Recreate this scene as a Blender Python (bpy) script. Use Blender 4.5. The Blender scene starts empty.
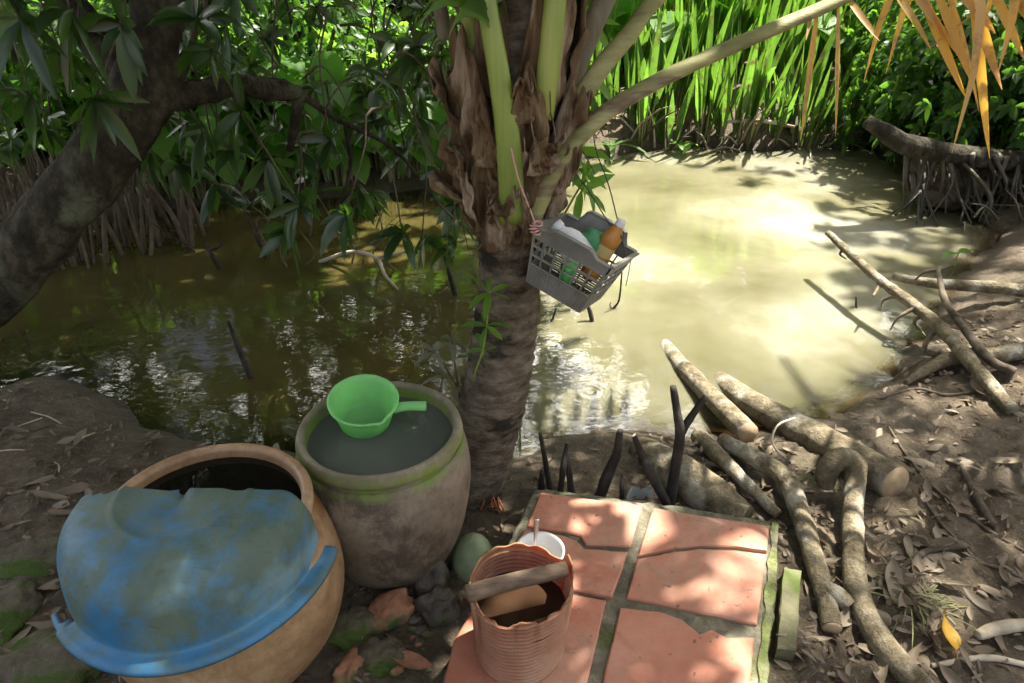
import bpy, math, random
import numpy as np
from mathutils import Vector, Matrix, Euler
random.seed(7); rng = np.random.default_rng(7)
R = math.radians; PI = math.pi
sc = bpy.context.scene; COL = sc.collection

# ------------------------------------------------------------------ camera
F = 720.0; CAMZ = 1.5; PITCH = 30.0
CP, SP = math.cos(R(PITCH)), math.sin(R(PITCH))
cam = bpy.data.objects.new('camera', bpy.data.cameras.new('camera')); COL.objects.link(cam)
cam.location = (0, 0, CAMZ); cam.rotation_euler = (R(90-PITCH), 0, 0)
cam.data.sensor_width = 36; cam.data.lens = 36*F/1024
cam.data.clip_start = .02; cam.data.clip_end = 400
sc.camera = cam
def at(px, py, z=None, y=None):
    """world point seen at a pixel of the photograph, at height z or at distance y"""
    u, v = (px-512)/F, (341.5-py)/F
    d = Vector((u, CP+v*SP, -SP+v*CP))
    k = (z-CAMZ)/d.z if z is not None else y/d.y
    return Vector((0, 0, CAMZ)) + d*k

# ------------------------------------------------------------------ noise
def _h(ix, iy, iz, seed):
    n = (ix*374761393 + iy*668265263 + iz*2147483647 + seed*974634731) & 0xffffffff
    n = ((n ^ (n >> 13))*1274126177) & 0xffffffff
    n = ((n ^ (n >> 16))*2246822519) & 0xffffffff
    return ((n ^ (n >> 15)) & 0xffff)/65535.0
def vnoise(x, y, z=0, seed=0):
    x, y, z = np.broadcast_arrays(np.asarray(x, float), np.asarray(y, float), np.asarray(z, float))
    fx, fy, fz = np.floor(x), np.floor(y), np.floor(z)
    ix, iy, iz = fx.astype(np.int64), fy.astype(np.int64), fz.astype(np.int64)
    u, v, w = x-fx, y-fy, z-fz
    u = u*u*(3-2*u); v = v*v*(3-2*v); w = w*w*(3-2*w)
    r = 0
    for a in (0, 1):
        for b in (0, 1):
            for c in (0, 1):
                r = r + _h(ix+a, iy+b, iz+c, seed)*(u if a else 1-u)*(v if b else 1-v)*(w if c else 1-w)
    return r
def fbm(x, y, z=0, oct=4, seed=0):
    s = 0; a = .5; t = 0
    for i in range(oct):
        s = s + a*vnoise(np.asarray(x)*2**i, np.asarray(y)*2**i, np.asarray(z)*2**i, seed+i); t += a; a *= .5
    return s/t          # 0..1, mean .5

# ------------------------------------------------------------------ objects
def world_of(o):
    p = Vector((0, 0, 0))
    while o is not None: p = p+o.location; o = o.parent
    return p
def tag(o, label=None, cat=None, group=None, kind=None):
    if label: o['label'] = label
    if cat: o['category'] = cat
    if group: o['group'] = group
    if kind: o['kind'] = kind
    return o
def thing(name, label, cat, loc=(0, 0, 0), group=None):
    o = bpy.data.objects.new(name, None); COL.objects.link(o); o.location = loc
    o.empty_display_size = .05
    return tag(o, label, cat, group)
class MB:
    """collects world-space geometry of ONE mesh object"""
    def __init__(s): s.v = []; s.f = []; s.n = 0
    def add(s, v, f):
        b = s.n; s.v.extend([tuple(p) for p in v]); s.f.extend([tuple(b+i for i in q) for q in f]); s.n += len(v)
    def build(s, name, mat, parent=None, smooth=True, loc=None):
        org = world_of(parent) if parent is not None else Vector(loc or (0, 0, 0))
        me = bpy.data.meshes.new(name)
        me.from_pydata([(x-org.x, y-org.y, z-org.z) for x, y, z in s.v], [], s.f)
        if smooth: me.polygons.foreach_set('use_smooth', [True]*len(me.polygons))
        me.materials.append(mat); me.update()
        o = bpy.data.objects.new(name, me); COL.objects.link(o)
        if parent is not None: o.parent = parent
        else: o.location = org
        return o
def np_mesh(name, V, Q, mat, parent=None, loc=None, smooth=True):
    """fast mesh of quads"""
    org = world_of(parent) if parent is not None else Vector(loc or (0, 0, 0))
    V = np.asarray(V, np.float32)-np.array(org, np.float32); Q = np.asarray(Q, np.int32)
    me = bpy.data.meshes.new(name)
    me.vertices.add(len(V)); me.vertices.foreach_set('co', V.ravel())
    me.loops.add(Q.size); me.loops.foreach_set('vertex_index', Q.ravel())
    me.polygons.add(len(Q)); me.polygons.foreach_set('loop_start', np.arange(0, Q.size, 4, dtype=np.int32))
    me.polygons.foreach_set('loop_total', np.full(len(Q), 4, np.int32))
    me.update(calc_edges=True); me.validate()
    if smooth: me.polygons.foreach_set('use_smooth', np.ones(len(me.polygons), bool))
    me.materials.append(mat)
    o = bpy.data.objects.new(name, me); COL.objects.link(o)
    if parent is not None: o.parent = parent
    else: o.location = org
    return o
def dup(root, loc, rot=None, scale=None, **kw):
    r = root.copy(); COL.objects.link(r); r.location = loc
    if rot is not None: r.rotation_euler = rot
    if scale is not None: r.scale = scale
    for k, v in kw.items(): r[k] = v
    for ch in list(root.children):
        c = ch.copy(); COL.objects.link(c); c.parent = r
        for g in ch.children:
            d = g.copy(); COL.objects.link(d); d.parent = c
    return r

def spline(pts, n):
    P = [Vector(p) for p in pts]; P = [P[0]*2-P[1]]+P+[P[-1]*2-P[-2]]; out = []
    m = len(P)-3
    for i in range(n+1):
        t = i/n*m; k = min(int(t), m-1); t -= k
        a, b, c, d = P[k:k+4]
        out.append(.5*((2*b)+(c-a)*t+(2*a-5*b+4*c-d)*t*t+(3*b-a-3*c+d)*t**3))
    return out
def lerp_list(r, n):
    return [float(np.interp(i/n, np.linspace(0, 1, len(r)), r)) for i in range(n+1)]
def tube(mb, pts, radii, n=12, seg=10, rough=0, freq=20, flat=None, cap=True, seed=0, knots=None):
    """smooth tapering tube; flat=(width,height,up) gives an elliptical section"""
    P = spline(pts, n); rad = lerp_list(radii, n)
    up = Vector(flat[2]) if flat else None
    V = []; prev = None
    for i, p in enumerate(P):
        t = (P[min(i+1, n)]-P[max(i-1, 0)]).normalized()
        if up is not None: a = t.cross(up).normalized()
        elif prev is None:
            a = t.orthogonal().normalized()
        else: a = (prev-t*prev.dot(t)).normalized()
        prev = a; b = t.cross(a).normalized()
        for k in range(seg):
            th = 2*PI*k/seg
            d = a*math.cos(th)*(flat[0] if flat else 1)+b*math.sin(th)*(flat[1] if flat else 1)
            V.append((p, d, rad[i]))
    if rough:
        q = np.array([p+d*r for p, d, r in V]); nz = fbm(q[:, 0]*freq, q[:, 1]*freq, q[:, 2]*freq, 5, seed)-.5
    else: nz = np.zeros(len(V))
    verts = [p+d*(r*(1+2*rough*float(nz[i]))) for i, (p, d, r) in enumerate(V)]
    faces = [(i*seg+k, i*seg+(k+1) % seg, (i+1)*seg+(k+1) % seg, (i+1)*seg+k) for i in range(n) for k in range(seg)]
    if cap:
        c0 = len(verts); verts += [sum((verts[k] for k in range(seg)), Vector())/seg, sum((verts[n*seg+k] for k in range(seg)), Vector())/seg]
        faces += [(c0, (k+1) % seg, k) for k in range(seg)]+[(c0+1, n*seg+k, n*seg+(k+1) % seg) for k in range(seg)]
    mb.add(verts, faces)
def lathe(mb, prof, c, n=64, M=None, jit=None, close=False):
    """revolve (r,z) about z, then M (4x4) or translate by c"""
    V = []
    for j, (r, z) in enumerate(prof):
        for k in range(n):
            th = 2*PI*k/n; rr, zz = (r, z) if jit is None else jit(r, z, th, j)
            p = Vector((rr*math.cos(th), rr*math.sin(th), zz))
            V.append(M @ p if M is not None else p+Vector(c))
    m = len(prof)
    Fs = [(j*n+k, j*n+(k+1) % n, (j+1)*n+(k+1) % n, (j+1)*n+k) for j in range(m-1) for k in range(n)]
    if close: Fs += [((m-1)*n+k, (m-1)*n+(k+1) % n, (k+1) % n, k) for k in range(n)]
    mb.add(V, Fs)
def disc(mb, c, r, n=48):
    mb.add([Vector(c)]+[Vector(c)+Vector((r*math.cos(2*PI*k/n), r*math.sin(2*PI*k/n), 0)) for k in range(n)],
           [(0, 1+k, 1+(k+1) % n) for k in range(n)])
def prism(mb, poly, z0, z1, bev=.004):
    """slab of a polygon outline with a small chamfered top edge"""
    n = len(poly); c = sum((Vector((p[0], p[1], 0)) for p in poly), Vector())/n
    def ring(z, ins): 
        o = []
        for p in poly:
            q = Vector((p[0], p[1], 0)); d = (c-q); d = d.normalized()*ins; o.append((q.x+d.x, q.y+d.y, z))
        return o
    V = ring(z0, 0)+ring(z1-bev, 0)+ring(z1, bev*1.3)
    Fs = [(a*n+k, a*n+(k+1) % n, (a+1)*n+(k+1) % n, (a+1)*n+k) for a in (0, 1) for k in range(n)]
    Fs += [tuple(range(2*n, 3*n)), tuple(range(n-1, -1, -1))]
    mb.add(V, Fs)
def box(mb, M, sx, sy, sz):
    V = [M @ Vector((x*sx/2, y*sy/2, z*sz/2)) for z in (-1, 1) for y in (-1, 1) for x in (-1, 1)]
    mb.add(V, [(0, 2, 3, 1), (4, 5, 7, 6), (0, 1, 5, 4), (2, 6, 7, 3), (0, 4, 6, 2), (1, 3, 7, 5)])
def bar(mb, a, b, w, h, up=(0, 0, 1)):
    a, b = Vector(a), Vector(b); t = (b-a); L = t.length
    if L < 1e-6: return
    t /= L; x = t.cross(Vector(up)).normalized(); y = x.cross(t)
    M = Matrix(((t.x, x.x, y.x, 0), (t.y, x.y, y.y, 0), (t.z, x.z, y.z, 0), (0, 0, 0, 1))); M.translation = (a+b)/2
    box(mb, M, L, w, h)

# ------------------------------------------------------------------ leaves
class Leaves:
    def __init__(s): s.V = []; s.Q = []; s.n = 0
    def add(s, P, D, N, L, W, droop=.2, prof=(.05, .9, .8, .04), fold=.25, twist=0):
        """N ribbons: base P, direction D, normal N, length L, width W"""
        P, D, N = [np.asarray(a, float).reshape(-1, 3) for a in (P, D, N)]
        m = len(P); L = np.broadcast_to(L, m)[:, None]; W = np.broadcast_to(W, m)[:, None]
        droop = np.broadcast_to(droop, m)[:, None]
        D = D/np.linalg.norm(D, axis=1, keepdims=True)
        S = np.cross(D, N); S /= np.linalg.norm(S, axis=1, keepdims=True)+1e-9
        U = np.cross(S, D)
        K = len(prof)-1; rows = []
        for j, w in enumerate(prof):
            t = j/K
            c = P+D*L*t*(1-.3*np.abs(droop)*t*t)+np.array([0, 0, -1.])*L*droop*t*t
            S2 = S*np.cos(twist*t)+U*np.sin(twist*t); U2 = U*np.cos(twist*t)-S*np.sin(twist*t)
            e = W*w/2
            rows += [c-S2*e+U2*e*fold, c, c+S2*e+U2*e*fold]
        V = np.stack(rows, 1); r = 3*(K+1)
        q = np.array([(3*j+a, 3*j+a+1, 3*j+a+4, 3*j+a+3) for j in range(K) for a in (0, 1)])
        Q = (np.arange(m)[:, None, None]*r+q[None]).reshape(-1, 4)+s.n
        s.V.append(V.reshape(-1, 3)); s.Q.append(Q); s.n += m*r
    def build(s, name, mat, parent=None, loc=None):
        return np_mesh(name, np.concatenate(s.V), np.concatenate(s.Q), mat, parent, loc)
def rdirs(n, zlo=-1, zhi=1):
    th = rng.uniform(0, 2*PI, n); z = rng.uniform(zlo, zhi, n); r = np.sqrt(np.maximum(0, 1-z*z))
    return np.stack([r*np.cos(th), r*np.sin(th), z], 1)
MANGO = (.12, .8, 1., .75, .04)
def whorls(LV, C, A, nl, L, W, droop=.35, spread=.9):
    """rosettes of long leaves: centres C, axes A"""
    C = np.asarray(C, float).reshape(-1, 3); A = np.asarray(A, float).reshape(-1, 3); m = len(C)
    A = A/np.linalg.norm(A, axis=1, keepdims=True)
    ref = np.where(np.abs(A[:, 2:3]) < .9, [[0, 0, 1.]], [[1., 0, 0]])
    X = np.cross(A, ref); X /= np.linalg.norm(X, axis=1, keepdims=True); Y = np.cross(A, X)
    for k in range(nl):
        th = 2*PI*k/nl*1.0+rng.uniform(-.35, .35, m); el = rng.uniform(.1, .8, m)*spread
        D = (X*np.cos(th)[:, None]+Y*np.sin(th)[:, None])*np.cos(1-el)[:, None]+A*np.sin(1-el)[:, None]
        ll = L*rng.uniform(.6, 1.2, m)
        LV.add(C-A*rng.uniform(0, .25, m)[:, None]*L*.3, D, A+rdirs(m)*.35, ll, ll*W*rng.uniform(.8, 1.15, m), droop*rng.uniform(.4, 1.5, m), MANGO, .22)

# ------------------------------------------------------------------ materials
def mat(name):
    m = bpy.data.materials.new(name); m.use_nodes = True; nt = m.node_tree; nt.nodes.clear()
    return m, nt
class NT:
    def __init__(s, nt): s.nt = nt
    def n(s, typ, **kw):
        x = s.nt.nodes.new(typ)
        for k, v in kw.items():
            if k.startswith('i_'):
                key = k[2:]; key = int(key) if key.isdigit() else key.replace('_', ' ')
                if isinstance(v, bpy.types.NodeSocket): s.nt.links.new(v, x.inputs[key])
                else: x.inputs[key].default_value = v
            else: setattr(x, k, v)
        return x
    def l(s, a, b): s.nt.links.new(a, b)
    def coord(s, kind='Object'): return s.n('ShaderNodeTexCoord').outputs[kind]
    def mapping(s, vec, scale=(1, 1, 1), loc=(0, 0, 0), rot=(0, 0, 0)):
        m = s.n('ShaderNodeMapping'); s.l(vec, m.inputs[0]); m.inputs['Scale'].default_value = scale
        m.inputs['Location'].default_value = loc; m.inputs['Rotation'].default_value = rot; return m.outputs[0]
    def noise(s, vec, scale, detail=5, rough=.6, dist=0):
        x = s.n('ShaderNodeTexNoise'); s.l(vec, x.inputs['Vector'])
        x.inputs['Scale'].default_value = scale; x.inputs['Detail'].default_value = detail
        x.inputs['Roughness'].default_value = rough; x.inputs['Distortion'].default_value = dist
        return x.outputs['Fac']
    def ramp(s, fac, stops):
        r = s.n('ShaderNodeValToRGB'); s.l(fac, r.inputs[0]); e = r.color_ramp.elements
        while len(e) < len(stops): e.new(.5)
        for el, (p, c) in zip(e, stops):
            el.position = p; el.color = (c, c, c, 1) if isinstance(c, (int, float)) else (*c, 1)
        return r.outputs[0]
    def mix(s, fac, a, b, mode='MIX'):
        m = s.n('ShaderNodeMix', data_type='RGBA', blend_type=mode)
        for v, k in ((fac, 0), (a, 6), (b, 7)):
            if isinstance(v, bpy.types.NodeSocket): s.l(v, m.inputs[k])
            elif k == 0: m.inputs[0].default_value = v
            else: m.inputs[k].default_value = (*v, 1)
        return m.outputs[2]
    def math(s, op, a, b=0., clamp=False):
        m = s.n('ShaderNodeMath', operation=op, use_clamp=clamp)
        for i, v in enumerate((a, b)):
            if isinstance(v, bpy.types.NodeSocket): s.l(v, m.inputs[i])
            else: m.inputs[i].default_value = v
        return m.outputs[0]
    def bump(s, h, strength=.4, dist=.01, normal=None):
        b = s.n('ShaderNodeBump'); s.l(h, b.inputs['Height']); b.inputs['Strength'].default_value = strength
        b.inputs['Distance'].default_value = dist
        if normal is not None: s.l(normal, b.inputs['Normal'])
        return b.outputs[0]
    def bsdf(s, color, rough=.6, normal=None, spec=.5, **kw):
        p = s.n('ShaderNodeBsdfPrincipled')
        for v, k in ((color, 'Base Color'), (rough, 'Roughness')):
            if isinstance(v, bpy.types.NodeSocket): s.l(v, p.inputs[k])
            else: p.inputs[k].default_value = (*v, 1) if k == 'Base Color' else v
        if isinstance(spec, bpy.types.NodeSocket): s.l(spec, p.inputs['Specular IOR Level'])
        else: p.inputs['Specular IOR Level'].default_value = spec
        if normal is not None: s.l(normal, p.inputs['Normal'])
        for k, v in kw.items():
            p.inputs[k.replace('_', ' ')].default_value = v
        return p.outputs[0]
    def out(s, sh): o = s.n('ShaderNodeOutputMaterial'); s.l(sh, o.inputs['Surface'])

def surf(name, cols, scale=8, rough=(.6, .8), bump=.4, bdist=.004, bscale=40, detail=6, stretch=(1, 1, 1), spec=.4, overlay=None, dist=0.):
    """mottled surface: a colour ramp over noise, with bump"""
    m, nt = mat(name); t = NT(nt); v = t.mapping(t.coord(), stretch)
    f = t.noise(v, scale, detail, .65, dist)
    k = len(cols); col = t.ramp(f, [(.3+.4*i/max(1, k-1), c) for i, c in enumerate(cols)])
    if overlay:
        oc, osc, lo, hi = overlay
        col = t.mix(t.ramp(t.noise(v, osc, 5, .6), [(lo, 0.), (hi, 1.)]), col, oc)
    rg = t.ramp(t.noise(v, scale*1.7, 3), [(.3, rough[0]), (.7, rough[1])])
    nb = t.bump(t.noise(v, bscale, 6, .7), bump, bdist)
    t.out(t.bsdf(col, rg, nb, spec)); return m
def leafmat(name, c_lo, c_hi, trans, tcol, rough=.42, spec=.4, edge=None):
    m, nt = mat(name); t = NT(nt)
    isl = t.n('ShaderNodeNewGeometry').outputs['Random Per Island']
    col = t.ramp(isl, [(0, c_lo), (.55, [(a+b)/2 for a, b in zip(c_lo, c_hi)]), (1, c_hi)])
    nz = t.noise(t.coord(), 30, 3); col = t.mix(t.math('MULTIPLY', nz, .5), col, [c*.55 for c in c_lo])
    tc = t.mix(isl, tcol, [c*.72 for c in tcol])
    if edge: 
        e = t.ramp(t.noise(t.coord(), 14, 5, .7), [(.52, 0.), (.64, 1.)]); col = t.mix(e, col, edge); tc = t.mix(e, tc, edge)
    p = t.bsdf(col, rough, t.bump(t.noise(t.coord(), 90, 2), .15, .002), spec)
    tr = t.n('ShaderNodeBsdfTranslucent'); t.l(tc, tr.inputs[0])
    mx = t.n('ShaderNodeMixShader', i_0=trans); t.l(p, mx.inputs[1]); t.l(tr.outputs[0], mx.inputs[2])
    t.out(mx.outputs[0]); return m

# the pond outline, and the ground that falls into it
WZ = -.10
SHORE = [(-150, 420), (0, 385), (60, 372), (105, 398), (140, 428), (200, 442), (300, 452), (400, 468), (480, 462), (525, 455), (560, 440),
         (600, 428), (640, 424), (700, 432), (780, 425), (850, 402), (900, 372), (928, 335), (945, 300), (985, 258), (1000, 232), (960, 196),
         (905, 163), (870, 148), (815, 146), (760, 150), (690, 145), (620, 152), (560, 162), (470, 182), (390, 194), (330, 197), (230, 202), (150, 212), (60, 232),
         (-80, 255), (-330, 300)]
POND = np.array([list(at(x, y, z=WZ))[:2] for x, y in SHORE])
def sdist(x, y):
    """signed distance to the pond outline, positive on land"""
    x = np.asarray(x, float); y = np.asarray(y, float); d = np.full(x.shape, 1e9); ins = np.zeros(x.shape, bool)
    for (ax, ay), (bx, by) in zip(POND, np.roll(POND, -1, 0)):
        ex, ey = bx-ax, by-ay; t = np.clip(((x-ax)*ex+(y-ay)*ey)/(ex*ex+ey*ey), 0, 1)
        d = np.minimum(d, np.hypot(x-ax-t*ex, y-ay-t*ey))
        c = (ay > y) != (by > y)
        ins ^= c & (x < (bx-ax)*(y-ay)/(by-ay+1e-12)+ax)
    return np.where(ins, -d, d)
def sstep(a, b, x):
    t = np.clip((x-a)/(b-a), 0, 1); return t*t*(3-2*t)
def ground_h(x, y, fine=True):
    x = np.asarray(x, float); y = np.asarray(y, float)
    sd = sdist(x, y)+(fbm(x*4, y*4, 0, 3, 5)-.5)*.16
    A = .10+.19*sstep(3.8, 5.6, y)*sstep(-.6, .2, x)+.05*sstep(4.5, 6, y)+.10*sstep(1.2, 2.4, x)+.12*sstep(-1.6, -2.6, x)*sstep(2.5, 3.5, y)
    s = .22+.15*sstep(1.2, 2.4, x)
    out = A*(1-np.exp(-np.maximum(sd, 0)/s)); inn = -.40*(1-np.exp(np.minimum(sd, 0)*1.5))
    h = WZ+np.where(sd > 0, out, inn)
    far = sstep(14, 60, np.hypot(x, y)); h = h+far*.3
    if fine:
        land = sstep(-.1, .3, sd)
        h = h+(fbm(x*3, y*3, 0, 4, 1)-.5)*.06*land+(fbm(x*14, y*14, 0, 4, 2)-.5)*.035*(.35+.65*land)
        b = fbm(x*24, y*24, 0, 3, 3); h = h+np.maximum(b-.55, 0)*.10*land
    return h
_GX, _GY = np.arange(-7, 7.01, .03), np.arange(.3, 9.5, .03); _GH = ground_h(*np.meshgrid(_GX, _GY))
def gz(x, y):
    if not (-6.9 < x < 6.9 and .35 < y < 9.3): return float(ground_h(np.array([x]), np.array([y]))[0])
    u, v = (x+7)/.03, (y-.3)/.03; i, j = int(u), int(v); u -= i; v -= j
    return float((_GH[j, i]*(1-u)+_GH[j, i+1]*u)*(1-v)+(_GH[j+1, i]*(1-u)+_GH[j+1, i+1]*u)*v)
def on(px, py, dz=0):
    """point on the ground seen at a pixel"""
    p = at(px, py, z=0.)
    for _ in range(6): p = at(px, py, z=max(gz(p.x, p.y), -.25))
    p.z += dz; return p

def axis_samples(segs):
    a = []
    for lo, hi, st in segs: a += list(np.arange(lo, hi-1e-9, st))
    return np.array(a+[segs[-1][1]])
gx = axis_samples([(-90, -30, 15), (-30, -10, 2.5), (-10, -4, .3), (-4, -2.2, .06), (-2.2, 2.2, .024), (2.2, 4, .05), (4, 10, .3), (10, 30, 2.5), (30, 90, 15)])
gy = axis_samples([(-60, -10, 10), (-10, -1, .8), (-1, .6, .1), (.6, 3.0, .022), (3.0, 7.5, .06), (7.5, 14, .3), (14, 30, 2), (30, 150, 15)])
X, Y = np.meshgrid(gx, gy); Z = ground_h(X, Y)
nx, ny = len(gx), len(gy); I = np.arange(nx*ny).reshape(ny, nx)
Q = np.stack([I[:-1, :-1], I[:-1, 1:], I[1:, 1:], I[1:, :-1]], -1).reshape(-1, 4)
def mud_mat():
    m, nt = mat('mud'); t = NT(nt); v = t.coord()
    pos = t.n('ShaderNodeNewGeometry').outputs['Position']
    z = t.n('ShaderNodeSeparateXYZ'); t.l(pos, z.inputs[0])
    f = t.noise(v, 3.2, 8, .7, .3); g = t.noise(v, 26, 8, .72)
    c1 = t.ramp(f, [(.32, (.058, .042, .026)), (.5, (.140, .106, .068)), (.68, (.26, .205, .14))])
    c2 = t.ramp(g, [(.3, (.05, .036, .023)), (.52, (.155, .118, .076)), (.72, (.32, .26, .185))])
    col = t.mix(.5, c1, c2)
    col = t.mix(t.ramp(t.noise(v, 70, 4, .6), [(.60, 0.), (.68, 1.)]), col, (.30, .235, .16))     # crumbs of dry leaf
    vor = t.n('ShaderNodeTexVoronoi', feature='F1'); t.l(t.mapping(v, (1, 1.6, 1)), vor.inputs['Vector']); vor.inputs['Scale'].default_value = 38
    col = t.mix(t.ramp(vor.outputs['Distance'], [(.12, .6), (.22, 0.)]), col, (.06, .045, .03))
    # green algae film in patches on the damp mud
    al = t.ramp(t.noise(v, 1.7, 6, .7, .5), [(.56, 0.), (.66, .55)]); col = t.mix(al, col, (.055, .075, .02))
    wet = t.ramp(z.outputs[2], [(0, 0.), (1, 1.)])
    wr = t.n('ShaderNodeMapRange', i_0=z.outputs[2], i_1=-.09, i_2=-.02, i_3=1., i_4=0.).outputs[0]
    wetf = t.math('MULTIPLY', t.math('MAXIMUM', wr, t.ramp(t.noise(v, 2.3, 4), [(.47, 0.), (.62, .85)])), 1., True)
    col = t.mix(wetf, col, t.mix(.5, col, (.02, .015, .01)))
    rough = t.mix(wetf, (.88, .88, .88), (.33, .33, .33))
    h = t.math('ADD', t.math('MULTIPLY', t.noise(v, 45, 8, .75), 1.), t.math('MULTIPLY', t.noise(v, 9, 5, .6), 1.5))
    t.out(t.bsdf(col, rough, t.bump(h, 1., .03), .4)); return m
ground = np_mesh('ground', np.stack([X, Y, Z], -1).reshape(-1, 3), Q, mud_mat()); tag(ground, 'dark damp mud bank with dry crumbs running down into the pond', None, None, 'structure')

# ------------------------------------------------------------------ water of the pond
wx = np.arange(-7.5, 4.4, .05); wy = np.arange(1.7, 7.3, .05)
X, Y = np.meshgrid(wx, wy); D = np.maximum(WZ-ground_h(X, Y), 0)
nx, ny = len(wx), len(wy); I = np.arange(nx*ny).reshape(ny, nx)
Q = np.stack([I[:-1, :-1], I[:-1, 1:], I[1:, 1:], I[1:, :-1]], -1).reshape(-1, 4)
def water_mat():
    m, nt = mat('muddy_water'); t = NT(nt); v = t.coord()
    col = t.ramp(t.noise(v, .75, 5, .55, .25), [(.34, (.072, .067, .033)), (.5, (.132, .125, .076)), (.64, (.245, .238, .182))])
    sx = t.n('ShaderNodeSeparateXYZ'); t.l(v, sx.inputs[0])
    tea_shade = t.n('ShaderNodeMapRange', i_0=t.math('ADD', sx.outputs[0], t.math('MULTIPLY', t.noise(v, .9, 3), .9)), i_1=.10, i_2=.95, i_3=1., i_4=0.).outputs[0]
    col = t.mix(tea_shade, col, t.ramp(t.noise(v, 1.5, 3), [(.3, (.026, .024, .007)), (.7, (.062, .048, .015))]))  # darker on the left: amber water, with some shade put into the colour
    d = t.n('ShaderNodeAttribute', attribute_name='depth').outputs['Fac']
    op = t.math('SUBTRACT', 1., t.math('POWER', 2.718, t.math('MULTIPLY', d, -16.)))
    op = t.math('MAXIMUM', op, .12)
    # ripples: slow swell, fine wind ripple and two drop rings
    h = t.math('ADD', t.math('MULTIPLY', t.noise(t.mapping(v, (1, 1.5, 1)), 4, 3, .5), 1.), t.math('MULTIPLY', t.noise(t.mapping(v, (1, 1.3, 1)), 22, 3, .5), .22))
    for (px, py, k, w) in ((756, 344, 230, .17), (590, 392, 150, .1)):
        c = at(px, py, z=WZ)
        dd = t.n('ShaderNodeVectorMath', operation='DISTANCE', i_0=v, i_1=c).outputs['Value']
        ring = t.math('MULTIPLY', t.math('SINE', t.math('MULTIPLY', dd, k)), t.math('SUBTRACT', 1., t.math('DIVIDE', dd, w), True))
        h = t.math('ADD', h, t.math('MULTIPLY', ring, .10))
    nb = t.bump(h, .18, .012)
    dif = t.n('ShaderNodeBsdfPrincipled'); t.l(col, dif.inputs['Base Color']); dif.inputs['Roughness'].default_value = 1
    dif.inputs['Specular IOR Level'].default_value = 0
    dif.inputs['Subsurface Weight'].default_value = .8; dif.inputs['Subsurface Radius'].default_value = (1., .85, .5); dif.inputs['Subsurface Scale'].default_value = .10
    tr = t.n('ShaderNodeBsdfTransparent'); tr.inputs[0].default_value = (.86, .72, .46, 1)
    body = t.n('ShaderNodeMixShader'); t.l(op, body.inputs[0]); t.l(tr.outputs[0], body.inputs[1]); t.l(dif.outputs[0], body.inputs[2])
    gl = t.n('ShaderNodeBsdfGlossy'); gl.inputs['Roughness'].default_value = .02; t.l(nb, gl.inputs['Normal'])
    fr = t.n('ShaderNodeFresnel'); fr.inputs['IOR'].default_value = 1.6; t.l(nb, fr.inputs['Normal'])
    mx = t.n('ShaderNodeMixShader'); t.l(fr.outputs[0], mx.inputs[0]); t.l(body.outputs[0], mx.inputs[1]); t.l(gl.outputs[0], mx.inputs[2])
    t.out(mx.outputs[0]); return m
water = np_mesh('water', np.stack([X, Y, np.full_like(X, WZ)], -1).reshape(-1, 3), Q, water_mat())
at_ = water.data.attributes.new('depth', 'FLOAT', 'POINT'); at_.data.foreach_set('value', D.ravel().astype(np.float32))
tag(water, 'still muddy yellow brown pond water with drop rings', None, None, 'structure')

# ------------------------------------------------------------------ sun and sky
SUN = Vector((.36, .26, .90)).normalized()
sun = bpy.data.objects.new('sun', bpy.data.lights.new('sun', 'SUN')); COL.objects.link(sun)
sun.data.energy = 5.0; sun.data.angle = R(.53); sun.data.color = (1, .94, .83)
sun.rotation_euler = SUN.to_track_quat('Z', 'Y').to_euler(); sun.location = SUN*30
world = bpy.data.worlds.new('World'); sc.world = world; world.use_nodes = True
wn = world.node_tree; sky = wn.nodes.new('ShaderNodeTexSky'); sky.sky_type = 'NISHITA'; sky.sun_disc = False
sky.sun_elevation = math.asin(SUN.z); sky.sun_rotation = math.atan2(SUN.x, SUN.y); sky.dust_density = 6.; sky.ozone_density = .3
bg = wn.nodes['Background']; bg.inputs['Strength'].default_value = .05
# unseen bright cloud patches added over the far side, for sparkles on the pond
tw_ = NT(wn); gdir = tw_.coord('Generated'); sz = wn.nodes.new('ShaderNodeSeparateXYZ'); wn.links.new(gdir, sz.inputs[0])
cl = tw_.ramp(tw_.noise(gdir, 3.2, 7, .6, .4), [(.47, 0.), (.55, 1.)])
band = tw_.math('MULTIPLY', tw_.n('ShaderNodeMapRange', i_0=sz.outputs[2], i_1=.05, i_2=.25, i_3=0., i_4=1.).outputs[0], tw_.n('ShaderNodeMapRange', i_0=sz.outputs[2], i_1=.6, i_2=.85, i_3=1., i_4=.25).outputs[0])
band = tw_.math('MULTIPLY', band, tw_.n('ShaderNodeMapRange', i_0=sz.outputs[1], i_1=-.1, i_2=.5, i_3=.15, i_4=1.).outputs[0])
wn.links.new(tw_.mix(tw_.math('MULTIPLY', cl, band), sky.outputs[0], (64., 62., 58.)), bg.inputs[0])
sc.view_settings.view_transform = 'Standard'; sc.view_settings.look = 'None'; sc.view_settings.gamma = 1
sc.view_settings.exposure = 2.05
sc.cycles.use_denoising = True
sc.cycles.max_bounces = 6; sc.cycles.transparent_max_bounces = 6; sc.cycles.diffuse_bounces = 3; sc.cycles.glossy_bounces = 3
sc.cycles.transmission_bounces = 4; sc.cycles.sample_clamp_indirect = 6
sc.cycles.caustics_reflective = False; sc.cycles.caustics_refractive = False

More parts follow.
